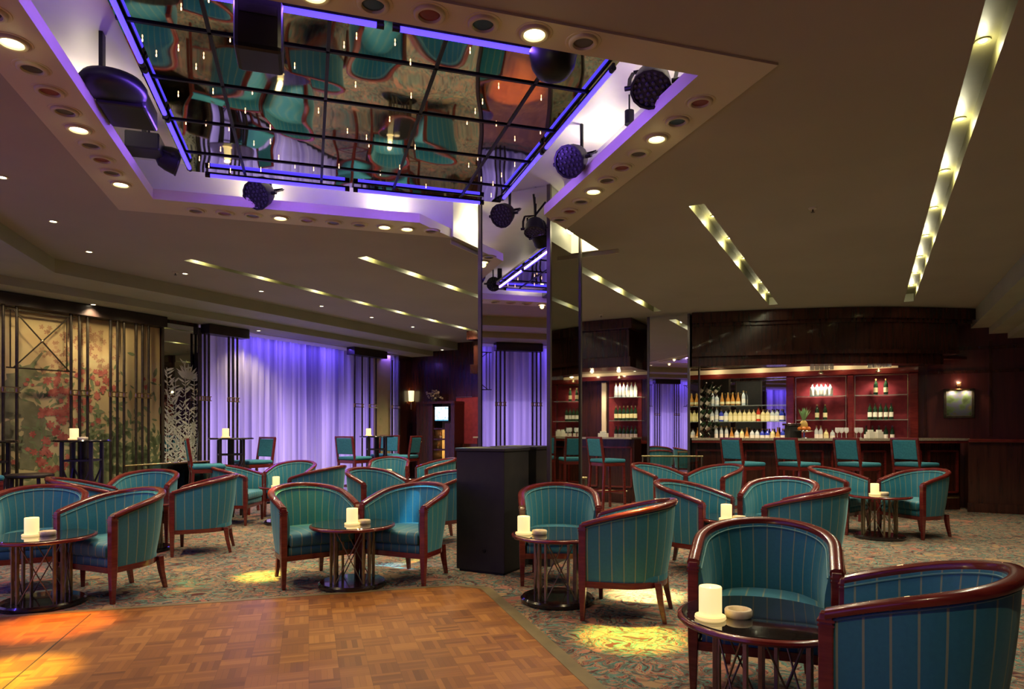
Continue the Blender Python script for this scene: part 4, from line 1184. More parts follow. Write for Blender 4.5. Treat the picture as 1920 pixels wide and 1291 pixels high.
# painted flowers, leaves, branch: flat pictures in the mural plane
def flower(mb, u, z, r, off, mi, rnd, n=6):
    a0 = rnd.uniform(0, 6.28)
    for k in range(n):
        a = a0 + 2 * pi * k / n; rr = r * rnd.uniform(0.75, 1.1); w_ = 0.55
        pts = [(0, 0), (rr * .55 * cos(a - w_), rr * .55 * sin(a - w_)), (rr * cos(a - .22), rr * sin(a - .22)), (rr * cos(a + .22), rr * sin(a + .22)), (rr * .55 * cos(a + w_), rr * .55 * sin(a + w_))]
        vs = [wl(u + x, off, z + y) for x, y in pts]; mb.add(vs, [(0, 1, 2, 3, 4)], mi=mi)
def leaf(mb, u, z, L, a, off, mi, w_=0.3):
    pts = [(0, 0), (0.35 * L, w_ * L * .5), (0.7 * L, w_ * L * .4), (L, 0), (0.7 * L, -w_ * L * .4), (0.35 * L, -w_ * L * .5)]
    vs = [wl(u + x * cos(a) - y * sin(a), off, z + x * sin(a) + y * cos(a)) for x, y in pts]; mb.add(vs, [(0, 1, 2, 3, 4, 5)], mi=mi)
rnd = random.Random(5)
mbf, mbl, mbb, mbp = MB(), MB(), MB(), MB()
clusters = [(82, 722, 1.0), (98, 732, 1.0), (122, 742, .9), (98, 764, 1.1), (124, 766, 1.1), (140, 700, .8), (125, 690, .7), (90, 792, 1.1), (118, 795, 1.2), (104, 812, 1.1), (75, 832, 1.0), (98, 845, 1.1), (110, 862, 1.0), (90, 870, 1), (192, 712, 1.0), (186, 704, .8), (170, 738, .8), (150, 752, 1), (165, 795, 0.8), (282, 718, .8), (150, 770, .9), (60, 716, .6), (206, 722, .6), (14, 862, .5)]
for px, py, s in clusters:
    u, z = upx(px), wz(px, py)
    for k in range(int(5 * s)):
        flower(mbf, u + rnd.uniform(-.16, .16) * s, z + rnd.uniform(-.13, .13) * s, rnd.uniform(.032, .062) * s, 0.004 + k * 0.0004, 0, rnd)
    for k in range(int(9 * s)): leaf(mbl, u + rnd.uniform(-.25, .25), z + rnd.uniform(-.2, .2), rnd.uniform(.07, .13), rnd.uniform(0, 6.28), 0.003, 0)
for k in range(120):
    px, py = rnd.uniform(75, 225), rnd.uniform(600, 705)
    if (px - 120) * 0.2 + 600 > py + rnd.uniform(-20, 60): continue
    flower(mbp, upx(px), wz(px, py), rnd.uniform(.02, .045), 0.003, 0, rnd, 5)
for k in range(420):   # bushes at the foot and right
    px = rnd.gauss(190, 38) if k % 2 else rnd.uniform(200, 300); py = 880 - abs(rnd.gauss(0, 60)) + 10
    if px < 150 and py < 800: continue
    leaf(mbl, upx(px), wz(px, py), rnd.uniform(.08, .16), rnd.uniform(0, 3.14), 0.0025, 0, .35)
def ribbon(mb, pts, w0, off):
    vs = []
    for i, (px, py, ww) in enumerate(pts):
        u, z = upx(px), wz(px, py); a = pts[max(0, i - 1)]; b = pts[min(len(pts) - 1, i + 1)]
        du, dz = upx(b[0]) - upx(a[0]), wz(b[0], b[1]) - wz(a[0], a[1]); L = sqrt(du * du + dz * dz); nx, nz = -dz / L, du / L
        vs += [wl(u + nx * ww, off, z + nz * ww), wl(u - nx * ww, off, z - nz * ww)]
    mb.add(vs, [(2 * i, 2 * i + 1, 2 * i + 3, 2 * i + 2) for i in range(len(pts) - 1)])
ribbon(mbb, [(-20, 790, .10), (10, 750, .12), (22, 725, .10), (38, 712, .10), (50, 698, .09), (66, 690, .06)], 1, 0.002)
ribbon(mbb, [(-20, 740, .09), (15, 745, .13), (30, 760, .10), (52, 765, .10), (68, 790, .12), (58, 840, .10), (50, 880, .08)], 1, 0.0022)
ribbon(mbb, [(12, 705, .03), (60, 700, .025), (110, 704, .02), (140, 706, .012)], 1, 0.0018)
ribbon(mbb, [(50, 698, .03), (65, 678, .02), (80, 660, .012)], 1, 0.0016)
for k in range(70):
    px, py = rnd.uniform(15, 80), rnd.uniform(770, 880); leaf(mbb, upx(px), wz(px, py), rnd.uniform(.08, .2), rnd.uniform(0, 6.28), 0.0021, 0, .5)
root = empty('flower_mural', FB(UM1 - 1.4, VL, 1.5), 0, 'painted mural of crimson blossom, green foliage and a grey branch on tan panels', 'mural')
def build_at(mb, name, mat, root):
    o = mb.build(name, mat, root); o.matrix_parent_inverse = Matrix.Translation(root.location).inverted(); return o
build_at(mbf, 'crimson_blossom', M_petal, root); build_at(mbp, 'pale_blossom', M_petal2, root); build_at(mbl, 'foliage', M_leaf, root); build_at(mbb, 'branch', M_branch, root)

# etched mirror between the mural and the window
root = empty('etched_mirror', FB((UM1 + UE1) / 2, VL, 0), ROT_B, 'tall mirror strip etched with frosted tropical plants, between mural and curtain', 'mirror')
mb = MB(); L = UE1 - UM1 - 0.04; mb.box((0.03, 0, 1.40), (0.012, L, 2.78)); mb.build('mirror_sheet', M_mirror_dim, root)
mb = MB()
for s in (-1, 1): mb.box((0.035, s * L / 2, 1.40), (0.03, 0.03, 2.78))
mb.build('side_frame', M_column, root)
mb = MB(); rnd = random.Random(9); hl = L / 2 - 0.03
def eleaf(y, z, Ln, a, w_):
    pts = [(0, 0), (0.3 * Ln, w_ * Ln * .5), (0.65 * Ln, w_ * Ln * .42), (Ln, 0), (0.65 * Ln, -w_ * Ln * .42), (0.3 * Ln, -w_ * Ln * .5)]
    vs = []
    for x, yy in pts:
        Y_ = y + x * cos(a) - yy * sin(a); Z_ = z + x * sin(a) + yy * cos(a); vs.append((0.0375, min(hl, max(-hl, Y_)), Z_))
    mb.add(vs, [(0, 1, 2, 3, 4, 5)])
for stem_y, zt in ((-0.18, 2.15), (-0.08, 1.95), (0.10, 2.25), (0.2, 2.05), (0.0, 1.55), (-0.24, 1.5), (0.22, 1.4), (-0.13, 1.2), (0.05, 1.3), (0.16, 1.1), (-0.22, 0.9), (0.0, 0.8)):
    z = 0.15; y = stem_y
    while z < zt:
        for s in (-1, 1):
            eleaf(y, z, rnd.uniform(.07, .16), pi / 2 - s * rnd.uniform(.5, 1.3), rnd.uniform(.14, .26))
        y += rnd.uniform(-.02, .02); z += rnd.uniform(.045, .08)
    mb.add([(0.0372, stem_y - .004, .1), (0.0372, stem_y + .004, .1), (0.0372, y + .004, zt), (0.0372, y - .004, zt)], [(0, 1, 2, 3)])
for k in range(8):
    a0 = k * 0.35; eleaf(0.10, 2.0, .24, a0 * 0.9 + .25, .16)
mb.build('frosted_plants', M_etch, root)

# slender metal poles in groups in front of mural and curtain, with brass ties
def pole_group(name_lb, base, dirv, nrm, offs, z1, tie=1.72, cat='column', r=0.017):
    root = empty('pole_cluster', base, 0, name_lb, 'poles', 'clusters of slim bronze poles along the window wall')
    for o_ in offs:
        mb = MB(); a = dirv * o_ + nrm * 0.0; mb.cyl(a, a + Vector((0, 0, z1)), r, n=12); mb.build('pole', M_dbronze, root, smooth=40)
    mb = MB(); a = dirv * (offs[0] - 0.03); b = dirv * (offs[-1] + 0.03)
    for dz in (-0.03, 0.03): mb.bar(a + Vector((0, 0, tie + dz)) + nrm * 0.022, b + Vector((0, 0, tie + dz)) + nrm * 0.022, 0.010, 0.012)
    for o_ in offs: mb.cyl(dirv * o_ + Vector((0, 0, tie - 0.035)), dirv * o_ + Vector((0, 0, tie + 0.035)), r + 0.008, n=12)
    mb.build('brass_tie', M_brass, root, smooth=40)
    return root
PO = 0.14   # distance of the poles from the wall
wallp = [(6, 'cut by the left picture edge', (0.0, 0.14)), (149, 'left of the mural middle', (-0.10, 0.0, 0.10)), (220, 'right of the mural middle', (-0.09, 0.0, 0.09)), (267, 'at the right end of the mural', (-0.09, 0.0, 0.09)),
         (384, 'at the left end of the violet curtain', (-0.07, 0.0, 0.07)), (437, 'in front of the left part of the violet curtain', (-0.08, 0.0, 0.08)), (672, 'in front of the right part of the violet curtain', (-0.11, 0.11)), (699, 'beside the pale fabric strip at the curtain\'s right', (-0.10, 0.10)), (742, 'at the far right end of the violet curtain', (-0.12, 0.12))]
for px, nm, offs in wallp:
    u = upx(px, PO); pole_group('slim bronze poles %s' % nm, FB(u, VL + PO, 0), B1, B2, offs, 2.70)
for i, (p, nm) in enumerate(((4.55, 'right of the pelmet'), (3.85, 'left of the pelmet'), (6.2, 'far'), (2.4, 'near'), (1.2, 'second near'), (-0.2, 'nearest'))):
    pole_group('slim bronze poles before the side curtain, %s group, mirrored in the column' % nm, FA(p, QL + PO, 0), A1, A2, (-0.08, 0.0, 0.08), 2.70)
# dark pelmet boxes above the poles
def pelmet(a, b, n, lb, z0=2.70, z1=2.845, dep=0.20):
    mb = MB(); q = [a, b, b + n * dep, a + n * dep]; mb.prism([(k.x, k.y) for k in q], z0, z1)
    return tag(recalc(mb.build('pelmet', M_blackwood, bevel=0.004)), lb, 'pelmet', 'dark wood pelmets along the window wall')
u_ = lambda px: upx(px, 0.02)
pelmet(FB(u_(-60), VL), FB(u_(299), VL), B2, 'long dark wood pelmet above the flower mural')
pelmet(FB(u_(376), VL + 0.02), FB(u_(452), VL + 0.02), B2, 'short dark wood pelmet at the left end of the violet curtain')
pelmet(FB(u_(650), VL + 0.02), FB(u_(712), VL + 0.02), B2, 'short dark wood pelmet near the right end of the violet curtain')
pelmet(FA(3.75, QL + 0.02), FA(4.65, QL + 0.02), A2, 'dark wood pelmet over the side curtain, mirrored in the column')
# X-braced metal panels
def xpanel(base, dirv, w_, z0, z1, lb):
    root = empty('cross_braced_panel', base, 0, lb, 'metal trellis', 'cross braced trellis panels on the window wall'); mb = MB()
    for z in (z0, z1): mb.bar(Vector((0, 0, z)), dirv * w_ + Vector((0, 0, z)), 0.016)
    for s in (0.04, w_ - 0.04, 0.10, w_ - 0.10): mb.bar(dirv * s + Vector((0, 0, z0)), dirv * s + Vector((0, 0, z1)), 0.010)
    mb.build('outer_frame', M_dbronze, root)
    mb = MB(); mb.bar(dirv * 0.07 + Vector((0, 0, z0)), dirv * (w_ - 0.07) + Vector((0, 0, z1)), 0.013); mb.bar(dirv * 0.07 + Vector((0, 0, z1)), dirv * (w_ - 0.07) + Vector((0, 0, z0)), 0.013); mb.build('diagonal_bars', M_dbronze, root)
    mb = MB(); m = dirv * (w_ / 2) + Vector((0, 0, (z0 + z1) / 2)); mb.sphere(m, 0.022); mb.build('brass_boss', M_brass, root, smooth=60)
ua, ub = upx(12, PO), upx(141, PO)
xpanel(FB(ua, VL + PO, 0), B1, ub - ua, 1.98, 2.66, 'bronze trellis panel with crossed bars over the left part of the mural')
xpanel(FA(4.72, QL + PO, 0), A1, 1.0, 1.98, 2.66, 'bronze trellis panel with crossed bars, right of the side curtain pelmet in the column mirror')
xpanel(FA(2.60, QL + PO, 0), A1, 1.0, 1.98, 2.66, 'bronze trellis panel with crossed bars, left of the side curtain pelmet in the column mirror')
for px in (20, 80, 140, 200, 255):
    P = FB(upx(px, 0.5), VL + 0.5, 2.80); lamp('mural_wash', 'SPOT', P, E_MURAL, (1.0, 0.80, 0.45), size=0.03, angle=radians(120), blend=0.9, aim=FB(upx(px, 0.0), VL, 1.6))  # no fixture here; spots added so the mural is evenly lit
# pale fabric strip at the right of the curtain
mb = MB(); u0, u1 = upx(705, 0.1), upx(735, 0.1)
q = [FB(u0, VL + 0.03), FB(u1, VL + 0.03), FB(u1, VL + 0.06), FB(u0, VL + 0.06)]; mb.prism([(k.x, k.y) for k in q], 0.05, 2.84)
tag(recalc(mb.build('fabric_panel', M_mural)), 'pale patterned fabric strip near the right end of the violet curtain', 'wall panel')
# glass screens with brass rails
def screen(a, b, z, lb):
    d = (b - a); root = empty('glass_screen', (a.x, a.y, 0), 0, lb, 'glass screen')
    n = Vector((-d.y, d.x, 0)).normalized() * 0.004; mb = MB(); q = [n, d + n, d - n, -n]; mb.prism([(k.x, k.y) for k in q], 0.04, z - 0.01)
    recalc(mb.build('glass_pane', M_thinglass, root))
    mb = MB(); mb.cyl(Vector((0, 0, z)), d + Vector((0, 0, z)), 0.013, n=12); mb.build('top_rail', M_brass, root, smooth=40)
    for s in (0.02, 0.98):
        mb = MB(); mb.cyl(d * s, d * s + Vector((0, 0, z)), 0.011, n=10); mb.build('rail_post', M_brass, root, smooth=40)
def thinglass():
    m, N, L, b = nmat('thin tinted pane'); out = [n for n in N if n.type == 'OUTPUT_MATERIAL'][0]
    g = N.new('ShaderNodeBsdfGlossy'); g.inputs['Roughness'].default_value = 0.03; g.inputs[0].default_value = (.8, .85, .8, 1)
    t = N.new('ShaderNodeBsdfTransparent'); t.inputs[0].default_value = (.86, .92, .88, 1)
    f = N.new('ShaderNodeFresnel'); mx = N.new('ShaderNodeMixShader'); L.new(f.outputs[0], mx.inputs[0]); L.new(t.outputs[0], mx.inputs[1]); L.new(g.outputs[0], mx.inputs[2]); L.new(mx.outputs[0], out.inputs[0]); return m
M_thinglass = thinglass()
screen(FB(*( (lambda P: (P.dot(B1), P.dot(B2)))(Vector((at(234, 8.6), 8.6, 0))) )), Vector((at(392, 9.9), 9.9, 0)), 0.79, 'low glass screen with brass rail in front of the etched mirror')
screen(Vector((at(1000, 7.55), 7.55, 0)), Vector((at(1100, 7.9), 7.9, 0)), 0.69, 'low glass screen with brass rail beside the foot of the mirrored column')
screen(Vector((at(1203, 9.95), 9.95, 0)), Vector((at(1318, 9.85), 9.85, 0)), 0.86, 'low glass screen with brass rail in front of the narrow mirrored column')

# ================================================================== THE BAR
def bv(px, u):
    k = (px - 960) / 1255; Y = u / (0.47101 * k + 0.88213); return Y * (0.88213 * k - 0.47101)
def bz(px, py, u):
    k = (px - 960) / 1255; Y = u / (0.47101 * k + 0.88213); return EYE + (803 - py) / 1255 * Y
def catmull(P, n):
    out = []; Q = [P[0] * 2 - P[1]] + P + [P[-1] * 2 - P[-2]]
    for i in range(1, len(Q) - 2):
        for j in range(n):
            t = j / n; a, b, c_, d = Q[i - 1], Q[i], Q[i + 1], Q[i + 2]
            out.append(0.5 * ((2 * b) + (c_ - a) * t + (2 * a - 5 * b + 4 * c_ - d) * t * t + (3 * b - a - 3 * c_ + d) * t ** 3))
    return out + [P[-1]]
ARC = catmull([Vector((2.84, 10.56, 0)), Vector((4.477, 10.16, 0)), Vector((5.65, 10.03, 0)), Vector((7.07, 10.20, 0))], 7)
AN = []
for i in range(len(ARC)):
    d = ARC[min(i + 1, len(ARC) - 1)] - ARC[max(0, i - 1)]; AN.append(Vector((d.y, -d.x, 0)).normalized())   # toward the room
def arc_slab(mb, o_front, o_back, z0, z1, cut=0, start=0):
    P = ARC[start:len(ARC) - cut]; N_ = AN[start:len(ARC) - cut]; vs = []
    for p, n in zip(P, N_):
        a, b = p + n * o_front, p + n * o_back
        vs += [(a.x, a.y, z0), (a.x, a.y, z1), (b.x, b.y, z1), (b.x, b.y, z0)]
    fs = [(i * 4 + j, i * 4 + (j + 1) % 4, (i + 1) * 4 + (j + 1) % 4, (i + 1) * 4 + j) for i in range(len(P) - 1) for j in range(4)]
    fs += [(3, 2, 1, 0), tuple((len(P) - 1) * 4 + j for j in range(4))]
    mb.add(vs, fs)
root = empty('bar_canopy', (4.9, 10.1, 2.26), 0, 'bowed dark mahogany canopy with stepped mouldings over the main bar', 'canopy')
def under(mb, name, mat, root, **k):
    o = mb.build(name, mat, root, **k); recalc(o); o.matrix_parent_inverse = Matrix.Translation(root.location).inverted(); return o
mb = MB(); arc_slab(mb, 0.0, -0.50, 2.93, 3.095); under(mb, 'upper_moulding', M_dwood, root, smooth=30)
mb = MB(); arc_slab(mb, -0.07, -0.50, 2.88, 2.93, 0); under(mb, 'step_moulding', M_dwood, root, smooth=30)
mb = MB(); arc_slab(mb, -0.12, -0.50, 2.47, 2.88, 1); under(mb, 'fascia', M_dwood, root, smooth=30)
mb = MB(); arc_slab(mb, -0.08, -0.50, 2.41, 2.47, 1); under(mb, 'step_moulding', M_dwood, root, smooth=30)
mb = MB(); arc_slab(mb, -0.15, -0.50, 2.26, 2.41, 2); under(mb, 'lower_fascia', M_dwood, root, smooth=30)

root = empty('bar_counter', (4.9, 10.0, 0), 0, 'long bowed mahogany bar counter with polished stone top behind the four stools', 'bar')
CW = -0.12
mb = MB(); arc_slab(mb, CW, CW - 0.50, 1.085, 1.120); under(mb, 'counter_top', M_stone, root, smooth=30)
mb = MB(); arc_slab(mb, CW - 0.01, CW - 0.06, 1.045, 1.085); under(mb, 'edge_moulding', M_mahog, root, smooth=30)
mb = MB(); arc_slab(mb, CW - 0.18, CW - 0.44, 0.0, 1.085); under(mb, 'front_panel', M_dwood, root, smooth=30)
mb = MB()
for i in range(0, len(ARC) - 3, 3):
    a, b = ARC[i] + AN[i] * (CW - 0.165), ARC[i + 3] + AN[i + 3] * (CW - 0.165); d = (b - a).normalized() * 0.07
    a, b = a + d, b - d
    for z in (0.28, 0.92): mb.bar(a + Vector((0, 0, z)), b + Vector((0, 0, z)), 0.03, 0.03)
    for p in (a, b): mb.bar(p + Vector((0, 0, 0.28)), p + Vector((0, 0, 0.92)), 0.03, 0.03)
under(mb, 'panel_mouldings', M_mahog, root)
mb = MB(); mb.tube([ARC[i] + AN[i] * (CW + 0.02) + Vector((0, 0, 0.22)) for i in range(len(ARC) - 1)], 0.019, 10); under(mb, 'foot_rail', M_brass, root, smooth=60)
mb = MB()
for i in range(1, len(ARC) - 1, 3): p = ARC[i] + AN[i] * (CW + 0.02) + Vector((0, 0, 0.22)); q = ARC[i] + AN[i] * (CW - 0.19) + Vector((0, 0, 0.22)); mb.cyl(p, q, 0.009, n=8)
under(mb, 'rail_brackets', M_brass, root)

# straight dark counter at the right
root = empty('side_counter', FB(12.3, 2.0, 0), ROT_B, 'straight dark mahogany counter running to the right picture edge', 'bar')
v0 = 1.32 - 2.0
mb = MB(); mb.box(((v0 + 1.0) / 2, 0.30, 0.545), (0.97 - v0, 0.56, 1.06)); mb.build('front_panel', M_dwood, root)
mb = MB(); mb.box(((v0 + 1.0) / 2, 0.28, 1.085), (0.97 - v0, 0.62, 0.05)); mb.build('counter_top', M_mahog, root, bevel=0.012)
mb = MB(); mb.box(((v0 + 1.0) / 2, 0.0, 0.07), (1.0 - v0, 0.06, 0.14)); mb.build('skirting', M_dwood, root)

# bar back wall fittings (face toward -B1)
UBK = 12.90
def bwall(name, px0, px1, z0, z1, d0, d1, mat, label=None, cat=None, u=UBK, parent=None, group=None, bevel=0):
    va, vb = bv(px0, u - d1), bv(px1, u - d1)
    P = FB(u, (va + vb) / 2, (z0 + z1) / 2)
    mb = MB()
    if parent is None:
        mb.box((0, -(d0 + d1) / 2, 0), (vb - va, d1 - d0, z1 - z0)); o = mb.build(name, mat, loc=P, rz=ROT_B, bevel=bevel)
        return tag(o, label, cat, group)
    L = Matrix.Rotation(-ROT_B, 4, 'Z') @ (P - parent.location)
    mb.box((0, 0, 0), (vb - va, d1 - d0, z1 - z0)); return mb.build(name, mat, parent, loc=L + Vector((0, -(d0 + d1) / 2, 0)), bevel=bevel)
root = empty('back_bar', FB(UBK, 0, 0), ROT_B, 'tall mahogany back bar with mirror and two claret display niches', 'back bar')
bwall('base_cabinet', 1288, 1722, 0.0, 1.02, 0.0, 0.46, M_dwood, parent=root)
bwall('work_top', 1288, 1722, 1.02, 1.05, 0.0, 0.48, M_mahog, parent=root)
bwall('header_board', 1288, 1722, 2.19, 2.275, 0.0, 0.14, M_mahog, parent=root)
for a, b in ((1474, 1489), (1589, 1600), (1705, 1722)): bwall('pilaster', a, b, 1.05, 2.19, 0.0, 0.12, M_mahog, parent=root, bevel=0.01)
bwall('mirror_back', 1290, 1474, 1.05, 2.19, 0.0, 0.03, M_mirror, parent=root)
for a, b in ((1489, 1589), (1600, 1705)):
    bwall('niche_lining', a, b, 1.05, 2.19, 0.0, 0.02, M_rcloth, parent=root)
    for x in (a + 3, b - 3): bwall('brass_strip', x - .8, x + .8, 1.05, 2.17, 0.10, 0.115, M_brass, parent=root)
    bwall('brass_strip', a + 3, b - 3, 2.16, 2.172, 0.10, 0.115, M_brass, parent=root)
sh = []
for a, b, z in ((1328, 1474, 1.69), (1328, 1474, 1.40), (1491, 1587, 1.83), (1491, 1587, 1.42), (1602, 1703, 1.83), (1602, 1703, 1.42)):
    bwall('glass_shelf', a, b, z - 0.012, z, 0.03, 0.30, M_shelfglass, parent=root)
bwall('trim_9', 1270, 1684, 2.275, 2.36, 0.0, 0.10, M_paleglow, u=UBK)['kind'] = 'structure'
# ceiling inside the bar
mb = MB(); q = [FB(10.95, -2.5), FB(UBK, -2.5), FB(UBK, 1.30), FB(12.15, 1.30)] 
poly = [ARC[i] + AN[i] * -0.48 for i in range(len(ARC))] + [FB(UBK, 1.38), FB(UBK, -2.9), FB(11.5, -2.9)]
mb.prism([(p.x, p.y) for p in poly], 2.38, 2.42)
tag(recalc(mb.build('trim_10', M_rwood)), kind='structure')

# bottles
M_bgreen = pb('dark green bottle glass', (0.012, 0.035, 0.015), 0.08, coat=0.5)
M_bclear = pb('clear bottle glass', (0.55, 0.62, 0.62), 0.08, coat=0.5)
M_bamber = pb('amber bottle glass', (0.50, 0.22, 0.05), 0.08, coat=0.5)
M_bblue = pb('blue bottle glass', (0.03, 0.05, 0.45), 0.08, coat=0.5)
M_bred = pb('red bottle glass', (0.55, 0.05, 0.02), 0.10, coat=0.5)
M_byel = pb('yellow spirit bottle', (0.70, 0.62, 0.30), 0.10, coat=0.5)
M_label = pb('white paper label', (0.85, 0.82, 0.70), 0.6)
M_labely = pb('cream paper label', (0.80, 0.72, 0.40), 0.6)
M_capd = pb('dark bottle cap', (0.05, 0.02, 0.02), 0.3)
M_capg = pb('gold bottle cap', (0.7, 0.5, 0.2), 0.3, 0.8)
def make_bottle(kind, glass, label, cap):
    root = empty('bottle', label='x', cat='bottle'); mb = MB()
    if kind == 'wine': prof = [(1e-4, 0), (.036, 0), (.038, .01), (.038, .19), (.030, .225), (.015, .25), (.0135, .30), (1e-4, .302)]; lz = (.05, .14, .0385)
    elif kind == 'stout': prof = [(1e-4, 0), (.044, 0), (.046, .01), (.046, .14), (.036, .175), (.016, .195), (.015, .24), (1e-4, .242)]; lz = (.03, .115, .0465)
    else: prof = [(1e-4, 0), (.030, 0), (.048, .03), (.046, .10), (.018, .19), (.014, .27), (1e-4, .272)]; lz = (.035, .085, .0485)
    mb.lathe(prof, n=16); mb.build('glass_body', glass, root, smooth=50)
    mb = MB(); mb.lathe([(lz[2], lz[0]), (lz[2], lz[1])], n=16); mb.build('paper_label', label, root, smooth=60)
    mb = MB(); h = prof[-1][1]; mb.lathe([(.0155, h - .03), (.016, h + .004), (1e-4, h + .006)], n=12); mb.build('cap', cap, root, smooth=50)
    return root
BT = {}
BK = {'g': ('wine', M_bgreen, M_label, M_capd), 'G': ('wine', M_bgreen, M_labely, M_capg), 'c': ('stout', M_bclear, M_label, M_capd), 'a': ('round', M_bamber, M_labely, M_capg), 'b': ('stout', M_bblue, M_label, M_capg), 'r': ('wine', M_bred, M_labely, M_capd), 'y': ('stout', M_byel, M_labely, M_capg), 'C': ('wine', M_bclear, M_label, M_capg)}
BNM = {'g': 'dark green bottle with white label', 'G': 'dark green bottle with cream label', 'c': 'stout clear bottle with white label', 'a': 'round amber decanter bottle', 'b': 'stout blue bottle', 'r': 'red bottle with cream label', 'y': 'stout yellow spirit bottle', 'C': 'slim clear bottle with white label'}
def bottle(k, P, lb, grp, rz=0, rot=None, sc=1):
    if k not in BT: c = BT[k] = make_bottle(*BK[k]); c.location = P
    else: c = copy_thing(BT[k], P)
    c.rotation_euler = rot if rot else (0, 0, rz); c.scale = (sc,) * 3
    c['label'] = lb; c['group'] = grp; return c
more = ['fifteenth', 'sixteenth', 'seventeenth', 'eighteenth']
ordn += more
def row(kinds, pxs, z, u, where, grp):
    for i, (k, px) in enumerate(zip(kinds, pxs)):
        bottle(k, FB(u, bv(px, u), z), '%s, %s from left %s' % (BNM[k], ordn[i], where), grp, rz=i, sc=0.88)
US = UBK - 0.17
row('CcaaaaC', [1336, 1344, 1354, 1365, 1374, 1384, 1394], 1.69, US, 'on upper mirror shelf', 'bottles on upper mirror shelf')
row('cCbcyyyyyyryyccb', [1335 + 8.7 * i for i in range(16)], 1.40, US, 'on lower mirror shelf', 'bottles on the lower mirror shelf')
row('CCCacyaccbbyab', [1343 + 9.6 * i for i in range(14)], 1.05, US, 'on the mirror worktop', 'bottles on the worktop before the mirror')
row('ccccc', [1523, 1531.5, 1540, 1548.5, 1557], 1.83, US, 'on left niche top shelf', 'brightly lit bottles in the left niche')
row('GG', [1532, 1547], 1.42, US, 'on left niche middle shelf', 'bottles on the middle shelf of the left niche')
row('CCyc', [1531, 1539, 1549, 1561], 1.05, US, 'at left niche foot', 'bottles at the foot of the left niche')
row('GG', [1642, 1661], 1.83, US, 'on right niche top shelf', 'bottles on the top shelf of the right niche')
row('ggggg', [1631, 1641, 1651, 1661, 1671], 1.42, US, 'on right niche middle shelf', 'bottles on the middle shelf of the right niche')
row('ggggg', [1624, 1636, 1648, 1661, 1673], 1.05, US, 'at right niche foot', 'bottles at the foot of the right niche')

# diagonal wine rack at the left end
root = empty('wine_rack', FB(UBK - 0.30, bv(1315, UBK - 0.3), 1.05), ROT_B, 'metal rack with a tall zigzag of tilted wine bottles beside the narrow column', 'wine rack')
mb = MB()
for s in (-1, 1): mb.bar((s * 0.12, 0, 0), (s * 0.12, 0, 1.0), 0.014)
mb.build('upright', M_dbronze, root)
mb = MB()
for k in range(8): mb.bar((-0.12, 0, 0.08 + 0.115 * k), (0.12, 0, 0.14 + 0.115 * k), 0.010)
mb.build('cradle_bars', M_dbronze, root)
k = 0
for r in range(8):
    for s in (-1, 1):
        P = root.location + B2 * (s * 0.055 + (0.03 if r % 2 else -0.03)) + Vector((0, 0, 0.06 + 0.115 * r)) - B1 * 0.05
        bottle('g', P, 'dark wine bottle tilted in the rack, %s side, %s row from the bottom' % ('left' if s < 0 else 'right', ordn[r]), 'tilted wine bottles in the rack', rot=(radians(20), radians(38 if r % 2 else -38), ROT_B), sc=0.85)

# left wing of the bar
UW = UB2
root = empty('bar_canopy', FB(10.65, -5.0, 2.30), ROT_B, 'dark mahogany canopy over the left wing of the bar, behind the mirrored column', 'canopy')
Lc = 3.2; xm = (-6.65 - 3.46) / 2 + 5.0
for nm, z0, z1, o, inset in (('upper_moulding', 2.93, 3.095, 0.0, 0), ('fascia', 2.47, 2.93, 0.08, 0.08), ('lower_fascia', 2.30, 2.47, 0.04, 0.04)):
    mb = MB(); mb.box((xm, o / 1 + 0.60, (z0 + z1) / 2 - 2.30), (Lc - 2 * inset, 1.2 - o, z1 - z0)); mb.build(nm, M_dwood, root, bevel=0.008)
root = empty('bar_counter', FB(10.80, -5.0, 0), ROT_B, 'left wing of the mahogany bar between the two mirrored columns', 'bar')
mb = MB(); mb.box((xm, 0.28, 1.105), (3.1, 0.56, 0.03)); mb.build('counter_top', M_stone, root, bevel=0.004)
mb = MB(); mb.box((xm, 0.35, 0.545), (3.1, 0.38, 1.09)); mb.build('front_panel', M_dwood, root)
mb = MB()
for k in range(5):
    x0 = xm - 1.5 + k * 0.62
    for z in (0.28, 0.95): mb.box((x0 + 0.27, 0.15, z), (0.50, 0.03, 0.03))
    for s in (0.02, 0.52): mb.box((x0 + s, 0.15, 0.615), (0.03, 0.03, 0.67))
mb.build('panel_mouldings', M_mahog, root)
mb = MB(); mb.cyl((xm - 1.5, -0.06, 0.22), (xm + 1.5, -0.06, 0.22), 0.019, n=10); mb.build('foot_rail', M_brass, root, smooth=40)
mb = MB()
for s in (-1.4, -.5, .5, 1.4): mb.cyl((xm + s, -0.06, 0.22), (xm + s, 0.17, 0.22), 0.009, n=8)
mb.build('rail_brackets', M_brass, root)
root = empty('back_bar', FB(UW, -4.2, 0), ROT_B, 'claret back bar niche of the left bar wing', 'back bar')
bwall('niche_lining', 1142, 1203, 1.05, 2.17, 0.0, 0.02, M_rcloth, u=UW, parent=root)
bwall('pale_post', 1128, 1136, 1.05, 2.14, 0.0, 0.06, M_paleglow, u=UW, parent=root)
bwall('header_board', 1060, 1214, 2.17, 2.25, 0.0, 0.14, M_mahog, u=UW, parent=root)
bwall('cornice_band', 1060, 1214, 2.25, 2.33, 0.0, 0.12, M_paleglow, u=UW, parent=root)
for z in (1.85, 1.42): bwall('glass_shelf', 1142, 1203, z - .012, z, 0.02, 0.24, M_shelfglass, u=UW, parent=root)
bwall('work_top', 1060, 1214, 1.0, 1.05, 0.0, 0.36, M_mahog, u=UW, parent=root)
px6 = [1155 + 7.3 * i for i in range(6)]
